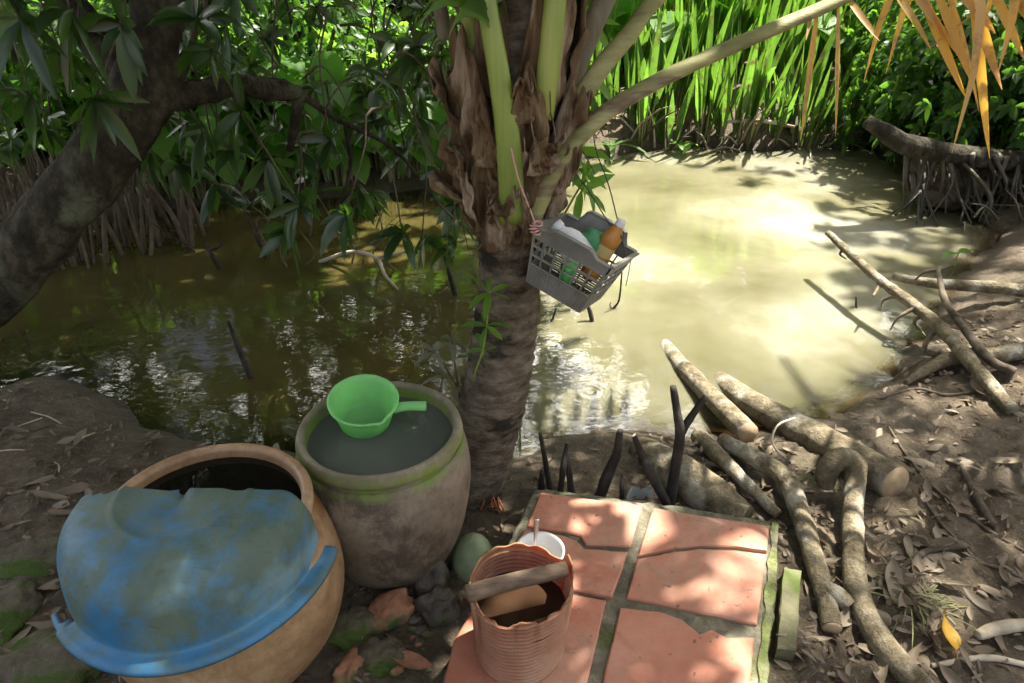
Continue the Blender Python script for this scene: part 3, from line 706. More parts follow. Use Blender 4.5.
a, c = at(588, 277, y=1.70), at(622, 221, y=1.695)
bt = thing('juice_bottle', 'orange soft drink bottle leaning in the grey hanging basket', 'bottle', tuple(a)); Mt = frame_to(a, c); s_ = (c-a).length/.2
mb = MB(); lathe(mb, [(0, 0), (.024, 0), (.029, .006), (.030, .03), (.028, .034), (.030, .04), (.030, .075), (.0275, .082), (.0275, .118), (.030, .124), (.030, .135), (.027, .152), (.019, .170), (.013, .182), (.012, .186), (0, .186)], None, 28, Mt @ Matrix.Scale(s_, 4)); mb.build('body', M['juice'], bt)
mb = MB(); lathe(mb, [(.0285, .083), (.0285, .117)], None, 28, Mt @ Matrix.Scale(s_, 4)); mb.build('label', M['label_pale'], bt)
mb = MB(); lathe(mb, [(.0145, .184), (.0145, .199), (.013, .202), (0, .202)], None, 24, Mt @ Matrix.Scale(s_, 4)); mb.build('cap', M['white_plastic'], bt)
a, c = at(585, 262, y=1.68), at(561, 231, y=1.70)
wb = thing('white_bottle', 'round white plastic bottle lying in the basket next to the juice bottle', 'bottle', tuple(a)); Mt = frame_to(a, c)
mb = MB(); lathe(mb, [(0, 0), (.030, 0), (.037, .012), (.039, .045), (.036, .07), (.026, .09), (.016, .10), (.014, .112), (0, .112)], None, 28, Mt); mb.build('body', M['white_plastic'], wb)
mb = MB(); lathe(mb, [(.017, .108), (.017, .125), (0, .126)], None, 24, Mt); mb.build('cap', M['white_plastic'], wb)
c0 = at(593, 243, y=1.72); mb = MB(); nu = 28
V = []; 
for j in range(15):
    for k in range(nu):
        th, ph = 2*PI*k/nu, PI*j/14; d = Vector((math.sin(ph)*math.cos(th), math.sin(ph)*math.sin(th), math.cos(ph)))
        V.append(c0+Vector((d.x*.045, d.y*.04, d.z*.032))*(1+.5*(float(fbm(d.x*2.6, d.y*2.6, d.z*2.6, 3, 6))-.5)*2))
mb.add(V, [(j*nu+k, j*nu+(k+1) % nu, (j+1)*nu+(k+1) % nu, (j+1)*nu+k) for j in range(14) for k in range(nu)])
tag(mb.build('scrub_cloth', M['green_cloth'], None, loc=c0), 'crumpled green cloth tucked between white and orange bottles', 'cloth')
a, c = bpt(.12, -.6, .12), bpt(.05, -.72, .62)
gb = thing('green_bottle', 'small green bottle with yellow cap seen through the basket lattice', 'bottle', tuple(c)); Mt = frame_to(c, a)
mb = MB(); lathe(mb, [(0, 0), (.017, 0), (.019, .008), (.019, .045), (.012, .058), (0, .058)], None, 20, Mt); mb.build('body', M['green_plastic'], gb)
mb = MB(); lathe(mb, [(.010, .057), (.010, .07), (0, .071)], None, 18, Mt); mb.build('cap', M['yellow_plastic'], gb)

# ================================================================== water jars
def clay(name, cols, glaze, moss=None, stain=None, rough=(.45, .7)):
    m, nt = mat(name); t = NT(nt); v = t.coord()
    col = t.ramp(t.noise(v, 6, 8, .65, .4), [(.28+.44*i/(len(cols)-1), c) for i, c in enumerate(cols)])
    fine = t.noise(v, 55, 6, .7); col = t.mix(t.ramp(fine, [(.45, 0.), (.75, .45)]), col, [c*.45 for c in cols[0]])
    if stain: col = t.mix(t.ramp(t.noise(t.mapping(v, (1, 1, .8)), 6, 8, .78, .25), [(.48, 0.), (.60, .8)]), col, stain)
    if moss is not None:
        mc, z0, z1 = moss; s = t.n('ShaderNodeSeparateXYZ'); t.l(v, s.inputs[0])
        band = t.math('MULTIPLY', t.n('ShaderNodeMapRange', i_0=s.outputs[2], i_1=z0, i_2=z0+.02, i_3=0., i_4=1.).outputs[0], t.n('ShaderNodeMapRange', i_0=s.outputs[2], i_1=z1, i_2=z1+.012, i_3=1., i_4=0.).outputs[0])
        col = t.mix(t.math('MULTIPLY', band, t.ramp(t.noise(v, 9, 5, .7), [(.38, 0.), (.52, .9)])), col, mc)
        # damp dark foot with a little algae
        ft = t.n('ShaderNodeMapRange', i_0=t.math('ADD', s.outputs[2], t.math('MULTIPLY', t.noise(v, 8, 4), .12)), i_1=.06, i_2=.15, i_3=.75, i_4=0.).outputs[0]
        col = t.mix(ft, col, (.06, .055, .03))
    rg = t.ramp(t.noise(v, 10, 4), [(.3, rough[0]), (.7, rough[1])])
    t.out(t.bsdf(col, rg, t.bump(t.math('ADD', t.noise(v, 40, 7, .7), t.noise(v, 9, 3)), .35, .006), glaze)); return m
M['jar_tan'] = clay('jar_tan', [(.20, .115, .055), (.36, .235, .125), (.46, .34, .20)], .5, ((.20, .085, .03), .36, .42), (.24, .13, .055), (.35, .6))
M['jar_rim'] = clay('jar_rim', [(.22, .12, .06), (.36, .22, .12), (.46, .33, .21)], .5, None, (.20, .11, .05), (.35, .6))
M['jar_grey'] = clay('jar_grey', [(.10, .082, .058), (.19, .155, .110), (.28, .235, .17)], .3, ((.13, .19, .03), .372, .425), (.055, .042, .030), (.6, .85))
M['jar_rim_mossy'] = clay('jar_rim_mossy', [(.12, .10, .065), (.21, .18, .125), (.30, .265, .19)], .35, ((.14, .20, .035), .36, .424), (.13, .125, .06), (.5, .8))
M['jar_water'] = None
def still_water(name, col, dep):
    m, nt = mat(name); t = NT(nt); v = t.coord()
    t.out(t.bsdf(col, .03, t.bump(t.noise(v, 16, 3), .08, .004), .5, IOR=1.33)); return m
M['dark_water'] = still_water('dark_water', (.006, .0055, .004), 1); M['grey_water'] = still_water('grey_water', (.085, .092, .078), 1); M['bucket_water'] = still_water('bucket_water', (.035, .019, .011), 1)
def sphere_rough(seed, amp):
    def j(r, z, th, k): 
        n = .25*math.sin(2*th+seed*3+z*5)+.15*math.sin(3*th+seed+z*9)+.08*math.sin(7*th+z*21); return r*(1+amp*n), z+amp*.02*n
    return j
def jar(label, c, prof, rim, wz, wr, mb_, mr, mw, foot):
    t = thing('water_jar', label, 'jar', c)
    mb = MB(); lathe(mb, prof, c, 96, jit=sphere_rough(c[0]*9, .025)); mb.build('body', mb_, t)
    mb = MB(); lathe(mb, rim, c, 96, jit=sphere_rough(c[0]*9, .02)); mb.build('rim', mr, t)
    mb = MB(); disc(mb, (c[0], c[1], c[2]+wz), wr, 64); mb.build('water', mw, t)
    return t
C1 = (-.64, 1.126, -.01)
def dense(pr, n):
    P = spline([(r, 0, z) for r, z in pr], n); return [(max(p.x, 0), p.z) for p in P]
jar('tan glazed clay water jar half covered by a broken blue basin', C1,
    [(0, 0), (.15, 0)]+dense([(.155, .004), (.19, .05), (.235, .13), (.258, .22), (.254, .30), (.240, .36), (.222, .405), (.208, .425)], 40),
    [(.206, .420), (.209, .426), (.206, .431)]+dense([(.210, .434), (.219, .440), (.221, .450), (.216, .460), (.206, .462), (.198, .457), (.195, .445), (.194, .40), (.203, .34), (.21, .25)], 44), .436, .196, M['jar_tan'], M['jar_rim'], M['dark_water'], 0)
C2 = (-.328, 1.44, -.01)
jar('grey brown clay water jar with mossy rim under the green dipper', C2,
    [(0, 0), (.115, 0)]+dense([(.135, .004), (.168, .05), (.199, .13), (.219, .23), (.222, .30), (.216, .355), (.209, .385), (.200, .394)], 40),
    dense([(.198, .388), (.1955, .396), (.197, .403), (.203, .408), (.2055, .418), (.202, .432), (.197, .440), (.190, .441), (.184, .436), (.181, .425), (.180, .38), (.185, .33), (.19, .25)], 44), .402, .182, M['jar_grey'], M['jar_rim_mossy'], M['grey_water'], 0)

# broken blue basin upside down over the jar
def basin_mat():
    m, nt = mat('blue_plastic'); t = NT(nt); v = t.coord()
    s = t.n('ShaderNodeSeparateXYZ'); t.l(v, s.inputs[0])
    blue = t.ramp(t.noise(v, 7, 6, .65), [(.3, (.015, .11, .24)), (.55, (.03, .18, .36)), (.75, (.07, .26, .44))])
    film = t.math('ADD', t.math('ADD', t.math('MULTIPLY', t.noise(v, 4.5, 4, .6, .2), .5), t.math('MULTIPLY', t.noise(v, 15, 8, .75, .3), .5)), t.math('MULTIPLY', t.math('SUBTRACT', s.outputs[2], .06), .55))
    f = t.ramp(film, [(.42, .08), (.57, .80)])
    fc = t.ramp(t.noise(v, 13, 5, .6), [(.35, (.066, .078, .014)), (.65, (.11, .118, .03))])
    col = t.mix(f, blue, fc)
    col = t.mix(t.ramp(t.noise(v, 60, 4, .7), [(.60, 0.), (.70, .5)]), col, (.05, .06, .03))
    pale = t.ramp(t.noise(v, 6.5, 3, .5), [(.62, 0.), (.74, .5)]); col = t.mix(pale, col, (.20, .33, .40))
    scr = t.noise(t.mapping(v, (3, 40, 9), (0, 0, 0), (.3, .2, .6)), 3, 4, .5); col = t.mix(t.ramp(scr, [(.66, 0.), (.70, .35)]), col, (.04, .05, .03))
    t.out(t.bsdf(col, t.ramp(f, [(0, .45), (1, .75)]), t.bump(t.noise(v, 50, 5), .12, .002), .5)); return m
BC = Vector((-.66, 1.10, .345))
prof = [(.012, .1688), (.03, .1688), (.07, .1683), (.10, .168), (.118, .1675), (.124, .1705), (.131, .1705), (.137, .167)]+dense([(.142, .1665), (.185, .160), (.218, .142), (.238, .105), (.2455, .06), (.2485, .02)], 26)+[(.248, .010), (.252, .006), (.268, .005), (.279, .002), (.283, -.004), (.282, -.011)]
n = 170; mb = MB(); pts = []
def cutf(x): return .012+.10*x*x+.004*math.sin(x*41)+.002*math.sin(x*97+1)+(.008*math.sin(x*120)**2-.012 if -.19 < x < -.13 else 0)
for r, z in prof:
    for k in range(n+1):
        th = PI+PI*k/n; x, y = r*math.cos(th)*(1+.012*math.sin(2*th+1)), r*math.sin(th)
        pts.append(Vector((x, y+cutf(x)*max(0, 1+y/.05), z-.004*math.sin(3*th))))
Fs = []
for j in range(len(prof)-1):
    for k in range(n):
        th = PI+PI*(k+.5)/n
        if j >= len(prof)-6 and th < R(222+6*math.sin(j*2)): continue               # lip snapped off at one side
        a = j*(n+1)+k; Fs.append((a, a+n+1, a+n+2, a+1))
used = sorted({i for q in Fs for i in q}); ix = {o: i for i, o in enumerate(used)}
mb.add([pts[i]+BC for i in used], [tuple(ix[i] for i in q) for q in Fs])
o = mb.build('basin', basin_mat(), None, loc=BC); sd = o.modifiers.new('solid', 'SOLIDIFY'); sd.thickness = .004; sd.offset = -1
tag(o, 'upturned broken blue plastic basin filmed with green algae over the tan jar', 'basin')

# green dipper floating in the second jar
M['dipper_green'] = plain('dipper_green', (.42, .84, .36), .35, .5, .6)
b = Vector((-.377, 1.50, .389)); dp = thing('dipper', 'bright green plastic dipper with short handle floating in the mossy jar', 'dipper', b)
Md = Matrix.Translation(b) @ Euler((R(12), R(4), 0)).to_matrix().to_4x4()
mb = MB(); lathe(mb, [(0, .002), (.05, .002), (.058, .006), (.064, .016), (.078, .07), (.0825, .086), (.088, .088), (.0885, .092), (.086, .094), (.081, .092), (.076, .07), (.061, .018), (.054, .009), (0, .008)], None, 56, Md,
    jit=lambda r, z, th, k: (r*(1+(.10*math.exp(-((th-5.35)/.17)**2) if z > .06 else 0)), z))
mb.build('bowl', M['dipper_green'], dp)
mb = MB(); h0 = Md @ Vector((.078, -.008, .074)); h1 = at(426, 406, z=.462)
tube(mb, [h0, h0.lerp(h1, .4)+Vector((0, 0, .004)), h1], [.0155, .0135, .0145], 14, 14, flat=(1, .75, (0, 0, 1))); mb.build('handle', M['dipper_green'], dp)

# ================================================================== tile platform
PZ = .10
def poly(pts, z): return [at(x, y, z=z) for x, y in pts]
def rag(P, amp, seed, step=.02):
    out = []
    for a, c in zip(P, P[1:]+P[:1]):
        m = max(1, int((c-a).length/step))
        for i in range(m):
            p = a.lerp(c, i/m); w = (float(vnoise(p.x*35, p.y*35, 0, seed))-.5)*amp; nrm = Vector((-(c-a).y, (c-a).x, 0)).normalized(); out.append(p+nrm*w)
    return out
SLAB = [(534, 487), (649, 501), (777, 521), (776, 575), (768, 640), (762, 740), (590, 790), (420, 760), (440, 690), (462, 632), (492, 575), (518, 524)]
slab_o = poly(SLAB, .09)
plat = thing('tile_platform', 'low mortar platform paved with cracked red clay tiles and mossy edges', 'platform', (slab_o[0].x, slab_o[0].y, 0))
M['mortar'] = surf('mortar', [(.075, .068, .048), (.17, .155, .11), (.28, .255, .19)], 16, (.8, .95), 1., .012, 50, 8, (1, 1, 1), .2, ((.10, .115, .04), 11, .52, .66))
M['mossy_mortar'] = surf('mossy_mortar', [(.07, .085, .03), (.13, .155, .05), (.27, .27, .15)], 14, (.85, .95), 1., .012, 70, 8, (1, 1, 1), .2, ((.22, .20, .14), 8, .52, .62))
mb = MB(); prism(mb, rag(slab_o, .012, 3), -.12, .0905, .006); mb.build('slab', M['mortar'], plat, smooth=False)
strip = [(771, 521), (779, 522), (778, 577), (770, 642), (764, 742), (755, 742), (760, 640), (766, 580), (770, 545)]
mb = MB(); prism(mb, rag(poly(strip, .092), .010, 9, .008), -.11, .0965, .006); mb.build('moss_edge', M['mossy_mortar'], plat, smooth=False)
def tile_mat():
    m, nt = mat('terracotta'); t = NT(nt); v = t.coord()
    col = t.ramp(t.noise(v, 5, 7, .65), [(.3, (.34, .11, .060)), (.5, (.42, .165, .10)), (.7, (.48, .245, .165))])
    col = t.mix(t.ramp(t.noise(v, 28, 6, .7), [(.55, 0.), (.75, .4)]), col, (.26, .13, .085))
    col = t.mix(t.ramp(t.noise(v, 3.5, 8, .78, .5), [(.50, 0.), (.66, .55)]), col, (.26, .19, .13))
    col = t.mix(t.ramp(t.noise(v, 7, 7, .75, .3), [(.55, 0.), (.68, .5)]), col, (.20, .085, .05))
    col = t.mix(t.ramp(t.noise(v, 45, 2, .5), [(.70, 0.), (.73, .8)]), col, (.10, .06, .045))
    t.out(t.bsdf(col, t.ramp(t.noise(v, 12, 4), [(.3, .5), (.7, .75)]), t.bump(t.noise(v, 60, 6, .7), .3, .003), .4)); return m
M['terracotta'] = tile_mat()
TILES = [[(540, 492), (643, 505), (630, 546), (586, 544), (580, 535), (566, 531), (527, 526)],
         [(525, 530), (562, 535), (576, 540), (584, 549), (628, 552), (612, 597), (574, 590), (494, 575)],
         [(574, 594), (606, 600), (588, 677), (566, 770), (428, 740), (454, 640), (490, 582)],
         [(653, 508), (769, 526), (767, 551), (736, 547), (700, 545), (668, 549), (638, 556)],
         [(637, 559), (668, 552), (700, 548), (736, 550), (766, 554), (757, 624), (715, 615), (627, 597)],
         [(620, 607), (660, 611), (683, 619), (700, 634), (712, 629), (727, 637), (754, 637), (745, 740), (586, 760), (603, 680)]]
for i, tl in enumerate(TILES):
    mb = MB(); prism(mb, rag(poly(tl, PZ), .0028, 11+i, .012), .06, PZ+random.uniform(-.001, .0015), .003); mb.build('tile', M['terracotta'], plat, smooth=False)

# ================================================================== ridged bucket
def bucket_mat():
    m, nt = mat('bucket_plastic'); t = NT(nt); v = t.coord(); s = t.n('ShaderNodeSeparateXYZ'); t.l(v, s.inputs[0])
    col = t.ramp(t.noise(v, 7, 6, .65), [(.3, (.27, .12, .065)), (.5, (.40, .21, .125)), (.7, (.50, .34, .22))])
    edge = t.n('ShaderNodeMapRange', i_0=t.math('ADD', s.outputs[2], t.math('MULTIPLY', t.noise(v, 20, 4), .05)), i_1=.215, i_2=.255, i_3=0., i_4=.85).outputs[0]
    col = t.mix(edge, col, t.ramp(t.noise(v, 30, 5), [(.4, (.46, .32, .16)), (.62, (.30, .17, .07)), (.7, (.08, .05, .03))]))
    w = t.math('FRACT', t.math('ADD', t.math('MULTIPLY', s.outputs[2], 88.0), .25)); dirt_shade = t.math('MULTIPLY', t.ramp(w, [(0, 1.), (.28, .0), (.72, .0), (1, 1.)]), t.ramp(t.noise(v, 6, 5), [(.3, .55), (.6, 1.)]))
    col = t.mix(dirt_shade, col, (.07, .04, .024))  # rib grooves darkened: dirt, plus groove shade put into the colour
    p = t.bsdf(col, .55, t.bump(t.noise(v, 70, 5), .25, .002), .4); tr = t.n('ShaderNodeBsdfTranslucent'); tr.inputs[0].default_value = (.85, .16, .05, 1)
    mx = t.n('ShaderNodeMixShader', i_0=.28); t.l(p, mx.inputs[1]); t.l(tr.outputs[0], mx.inputs[2]); t.out(mx.outputs[0]); return m
B0 = Vector((.017, 1.05, .1005)); bk = thing('bucket', 'ragged ridged terracotta coloured plastic bucket with wooden handle on the tiles', 'bucket', B0)
nz_, nt_ = 170, 110; H = .222
hl, hr = math.atan2(1.006-1.05, -.085-.017), math.atan2(1.068-1.05, .109-.017)
_tz = {}
def topz(th):
    k = round(th, 6)
    if k not in _tz: _tz[k] = topz_(th)
    return _tz[k]
def topz_(th):
    z = H+.014*(float(fbm(math.cos(th)*2.3+3, math.sin(th)*2.3, 0, 3, 6))-.5)*2+.005*(float(vnoise(math.cos(th)*6, math.sin(th)*6, 0, 2))-.5)*2
    if math.sin(th) < -.15: z -= .020*min(1, (-math.sin(th)-.15)*3)
    for h in (hl, hr):
        d = abs((th-h+PI) % (2*PI)-PI); z += .026*float(sstep(.34, .12, d))
    return z
V = []
for j in range(nz_+1):
    for k in range(nt_):
        th = 2*PI*k/nt_; z = topz(th)*j/nz_
        r = .0945+.0105*z/H+(.0038*math.sin(z*2*PI*88) if .012 < z else 0)*(1 if z < .205 else .0)+.0025*math.sin(2*th+1)+.003*math.sin(3*th+z*9)
        V.append((r*math.cos(th), r*math.sin(th), z))
m0 = len(V)
for j in range(nz_, -1, -1):
    for k in range(nt_):
        x, y, z = V[j*nt_+k]; r = math.hypot(x, y)-.0035; th = math.atan2(y, x); V.append((r*math.cos(th), r*math.sin(th), max(z, .004)))
V = [Vector(p)+B0 for p in V]; rows = 2*(nz_+1)
Fs = [(j*nt_+k, j*nt_+(k+1) % nt_, (j+1)*nt_+(k+1) % nt_, (j+1)*nt_+k) for j in range(rows-1) for k in range(nt_)]
Fs += [tuple(range((rows-1)*nt_, rows*nt_)), tuple(range(nt_-1, -1, -1))]
mb = MB(); mb.add(V, Fs); mb.build('body', bucket_mat(), bk)
mb = MB(); disc(mb, B0+Vector((0, 0, .145)), .0985, 48); mb.build('water', M['bucket_water'], bk)
M['handle_wood'] = surf('handle_wood', [(.055, .036, .022), (.13, .088, .055), (.21, .15, .10)], 12, (.55, .8), .6, .004, 60, 6, (1, 4, 4), .4)
a, c = at(467, 594, z=.335), at(566, 569, z=.338)
mb = MB(); tube(mb, [a, a.lerp(c, .5)+Vector((0, 0, .003)), c], [.0185, .0175, .0165], 20, 16, .06, 30); mb.build('handle', M['handle_wood'], bk)
# white mug and its spoon
q = at(540, 556, z=.19); mg = Vector((q.x, q.y+.01, .1005))
tk = thing('mug', 'white plastic mug standing on tiles hidden behind the bucket', 'mug', mg)
mb = MB(); lathe(mb, [(0, 0), (.045, 0), (.049, .006), (.057, .095), (.060, .097), (.060, .101), (.056, .101), (.053, .095), (.046, .008), (0, .006)], mg, 48); mb.build('body', M['white_plastic'], tk)
M['steel'] = plain('steel', (.62, .63, .64), .25, .5, Metallic=.9)
a, c = mg+Vector((-.02, -.02, .02)), at(537, 519, y=mg.y+.035)
mb = MB(); tube(mb, [a, a.lerp(c, .6), a.lerp(c, .85), c], [.0035, .0035, .0065, .006], 20, 10, flat=(1, .35, (0, -1, .4))); tube(mb, [a+Vector((-.004, -.004, -.012)), a], [.014, .006], 6, 10)
tag(mb.build('spoon', M['steel'], None, loc=a), 'metal spoon handle sticking up out of the white mug', 'spoon')

# ================================================================== things between jar and platform
def rock(name, c, r, mat_, label, cat, seed, amp=.35, sub=20, rot=0, group=None, flatb=None):
    mb = MB(); nu = sub*2; cr, sr = math.cos(rot), math.sin(rot)
    ph, th = np.meshgrid(np.linspace(0, PI, sub+1), np.arange(nu)*2*PI/nu, indexing='ij'); ph, th = ph.ravel(), th.ravel()
    d = np.stack([np.sin(ph)*np.cos(th), np.sin(ph)*np.sin(th), np.cos(ph)], 1)
    e = np.sign(d)*np.abs(d)**.75 if flatb else d
    sc_ = 1+amp*(fbm(d[:, 0]*1.7+seed, d[:, 1]*1.7, d[:, 2]*1.7, 4, seed)-.5)*2
    x, y, z = e[:, 0]*r[0]*sc_, e[:, 1]*r[1]*sc_, e[:, 2]*r[2]*sc_
    V = np.stack([c[0]+x*cr-y*sr, c[1]+x*sr+y*cr, c[2]+z], 1)
    mb.add(V, [(j*nu+k, (j+1)*nu+k, (j+1)*nu+(k+1) % nu, j*nu+(k+1) % nu) for j in range(sub) for k in range(nu)])
    return tag(mb.build(name, mat_, None, loc=c), label, cat, group)
M['mossy_rock'] = surf('mossy_rock', [(.05, .042, .03), (.13, .11, .08), (.21, .18, .14)], 9, (.8, .95), 1., .012, 40, 8, (1, 1, 1), .2, ((.055, .085, .018), 6, .44, .56))
M['wet_rock'] = surf('wet_rock', [(.02, .017, .013), (.07, .058, .043), (.13, .11, .085)], 12, (.25, .7), 1., .010, 40, 8, (1, 1, 1), .5, ((.05, .07, .02), 6, .55, .66))
M['brick'] = surf('brick', [(.16, .075, .04), (.30, .14, .08), (.38, .22, .14)], 14, (.7, .9), .8, .006, 50, 7, (1, 1, 1), .3, ((.06, .08, .025), 6, .5, .62))
M['coconut'] = surf('coconut', [(.10, .14, .07), (.19, .24, .13), (.30, .34, .22)], 8, (.4, .6), .3, .003, 40, 5, (1, 1, 1), .4, ((.20, .15, .09), 5, .58, .7))
rock('coconut', at(480, 562, z=.04)+Vector((-.02, .02, -.02)), (.058, .062, .085), M['coconut'], 'pale green coconut wedged between the mossy jar and bucket', 'coconut', 3, .06)
rock('brick_shard', at(392, 612, z=.02), (.06, .045, .035), M['brick'], 'orange brick shard under the foot of the mossy jar', 'brick', 8, .35, rot=.5, flatb=True)
rock('stone', at(438, 612, z=.0), (.055, .05, .055), M['wet_rock'], 'dark wet stone beside brick shard at the jar foot', 'stone', 12, .5)
rock('stone', at(352, 628, z=.0), (.075, .06, .045), M['mossy_rock'], 'green mossed stone in the gap between the two jars', 'stone', 15, .5)
rock('stone', at(380, 660, z=.0), (.06, .055, .035), M['mossy_rock'], 'mossy stone between the tan jar and the bucket below the brick shard', 'stone', 19, .5)
rock('stone', at(432, 580, z=.02), (.045, .05, .07), M['wet_rock'], 'upright black stone propping the back of the mossy jar', 'stone', 23, .4)
rock('brick_shard', at(352, 668, z=.0), (.05, .03, .025), M['brick'], 'small tan brick shard beside the tan jar base', 'brick', 28, .4, rot=1.1, flatb=True)
for i, (x, y, rx, ry, rz, lb) in enumerate([(25, 560, .10, .075, .028, 'low mossy stone farthest behind the blue basin rim'), (50, 548, .07, .05, .03, 'small mossy stone touching the tan jar behind the basin'), (12, 610, .09, .06, .03, 'mossy stone in the middle of the three by the tan jar'),
                                            (45, 672, .13, .10, .04, 'broad moss-covered stone under the broken basin lip')]):
    p = on(x, y); rock('stone', p, (rx, ry, rz), M['mossy_rock'], lb, 'stone', 40+i, .5, rot=i)
pb = [(428+random.uniform(-42, 42), 632+random.uniform(-40, 40)) for _ in range(26)]+[(110+random.uniform(-80, 10), 560+random.uniform(-60, 60)) for _ in range(14)]
for i, (x, y) in enumerate(pb):
    p = on(x, y); s_ = random.uniform(.006, .016); rock('pebble', p, (s_*1.3, s_, s_*.8), random.choice((M['wet_rock'], M['mossy_rock'], M['brick'])), 'small grit pebble on the mud around the jars', 'pebble', 60+i, .5, 8, group='pebbles around the jars')
# weathered plank by the platform
M['plank'] = surf('plank', [(.07, .07, .035), (.14, .13, .075), (.22, .205, .13)], 7, (.7, .9), .8, .006, 50, 7, (1, 1, 1), .25, ((.09, .12, .03), 7, .5, .62))
Pq = [at(784, 566, z=.055), at(802, 569, z=.055), at(796, 652, z=.045), at(776, 650, z=.045)]
mb = MB(); prism(mb, rag(Pq, .004, 77, .01), -.03, .052, .003); tag(mb.build('plank', M['plank'], None, False, loc=Pq[0]), 'weathered greenish plank standing edgewise along the mossy platform side', 'plank')

# ================================================================== stakes behind the platform
def stake(px, tip_y, w, label, forks=()):
    base = at(px[0][0], px[0][1], z=-.04); pts = [base+Vector((0, 0, -.08)), base]
    for (x, y) in px[1:]: pts.append(at(x, y, y=base.y+random.uniform(-.02, .03)))
    dep = base.y*CP+.7; r = w/2/F*dep*1.08
    t = None; mb = MB(); tube(mb, pts, [r*1.1, r*1.05, r, r*.85, r*.55] if len(pts) > 3 else [r*1.1, r, r*.75], 24, 10, .22, 34, seed=int(px[0][0]))
    for f in forks:
        q = [at(x, y, y=base.y+.01*i) for i, (x, y) in enumerate(f)]; tube(mb, q, [r*.85, r*.7, r*.5], 14, 9, .22, 40, seed=3)
    return tag(mb.build('stake', M['char'], None, loc=base), label, 'stake', 'blackened stakes behind the platform')
stake([(552, 502), (545, 460), (540, 433)], 0, 5.5, 'thinnest blackened stake nearest the palm, leaning')
stake([(538, 505), (541, 488), (542, 472)], 0, 8, 'stubby blackened peg at platform corner by the palm')
stake([(559, 505), (563, 470), (567, 444)], 0, 6.5, 'slim blackened straight stake beside the thinnest one')
stake([(573, 505), (570, 480), (568, 462)], 0, 7, 'short blackened stake close behind the slim straight one')
stake([(596, 508), (609, 472), (616, 455), (620, 431)], 0, 11, 'thick blackened curved stake in the middle behind the tiles')
stake([(622, 512), (622, 492), (622, 474)], 0, 5, 'short thin blackened peg next to the blue scrap')
stake([(672, 516), (652, 476), (643, 457), (635, 438)], 0, 9, 'blackened stake leaning away from foot of the forked one')
stake([(668, 516), (675, 470), (680, 435), (677, 412), (673, 386)], 0, 10, 'tall blackened forked stake standing before the cut log', [[(680, 434), (691, 417), (706, 396)], [(680, 424), (684, 412)]] if False else [[(680, 434), (691, 417), (706, 396)]])
M['scrap'] = surf('scrap', [(.10, .25, .36), (.45, .50, .50), (.30, .18, .12)], 30, (.3, .5), .2, .002, 60)
a = on(636, 498); mb = MB(); LVs = Leaves(); LVs.add([a+Vector((.0, 0, .0)), a+Vector((.03, .01, 0))], [(-.2, .1, 1), (.5, .1, .6)], [(0, -1, .3), (0, -1, .4)], np.array([.07, .06]), .06, .3, (.8, 1, .6, .1), .5)
tag(LVs.build('plastic_scrap', M['scrap'], None, a), 'crumpled blue plastic wrapper scrap behind the tile platform edge', 'wrapper')

# ================================================================== logs and branches on the mud
def log(name, pts, radii, m, label, cat='log', n=50, seg=18, rough=.10, fr=9, ends=True, extra=(), group=None, knots=0):
    mb = MB(); tube(mb, pts, radii, n*2, seg+8, rough*1.15, fr*1.5, seed=int(abs(pts[0][0])*50)+n)
    for e, er in extra: tube(mb, e, er, 20, 10, .18, 20, seed=5)
    if not ends: return tag(mb.build(name, M[m], None, loc=pts[0]), label, cat, group)
    t = thing(name, label, cat, tuple(pts[0]), group); mb.build('bark', M[m], t)
    p1 = Vector(pts[-1]); d = (p1-Vector(pts[-2])).normalized(); x = d.orthogonal().normalized(); y = d.cross(x); mb = MB()
    r = radii[-1]; k = 26; V = [p1+d*.006]+[p1+d*.004+(x*math.cos(2*PI*i/k)+y*math.sin(2*PI*i/k))*r*.93 for i in range(k)]+[p1-d*.004+(x*math.cos(2*PI*i/k)+y*math.sin(2*PI*i/k))*r*.97 for i in range(k)]
    mb.add(V, [(0, 1+i, 1+(i+1) % k) for i in range(k)]+[(1+i, 1+k+i, 1+k+(i+1) % k, 1+(i+1) % k) for i in range(k)]); mb.build('cut_end', M['wood_cut'], t)
    return t
log('log', [at(645, 322, z=-.20), at(673, 357, z=-.115), at(700, 385, z=-.075), at(725, 410, z=-.045), at(748, 433, z=-.02)], [.036, .037, .037, .038, .038], 'log', 'straight slim log half sunk in the pond with a pale sawn end')
log('log', [at(695, 366, z=-.21), at(740, 397, z=-.10), at(790, 425, z=-.055), at(840, 452, z=-.01), at(895, 483, z=.03)], [.042, .050, .055, .059, .056], 'log', 'thickest log running from pond onto the mud beside slim log')
log('branch', [at(722, 440, z=.0), at(750, 456, z=.02), at(785, 478, z=.035), at(801, 515, z=.04), at(814, 560, z=.035), at(826, 598, z=.03), at(832, 628, z=.02)], [.025, .029, .031, .029, .027, .027, .024], 'log', 'crooked pale branch beside platform edge ending in a forked stub', 'branch', 70, 16, .14, 14, True, [([at(822, 588, z=.035), at(838, 596, z=.04), at(849, 606, z=.03)], [.026, .025, .02])])
log('branch', [at(826, 486, z=.02), at(828, 470, z=.075), at(842, 458, z=.115), at(856, 468, z=.10), at(853, 500, z=.055), at(853, 540, z=.035), at(857, 590, z=.03), at(880, 640, z=.025), at(925, 690, z=.02), at(975, 740, z=.02)], [.026, .033, .033, .032, .030, .028, .030, .029, .028, .027], 'log', 'long crooked branch hooked over the thickest log', 'branch', 90, 16, .16, 14, False)
log('root_log', [on(640, 448, .0), on(668, 470, .01), on(700, 492, .012), on(740, 522, .0)], [.045, .062, .065, .06], 'log', 'broad half buried grey log behind the platform stakes', 'log', 40, 18, .12, 8, False)
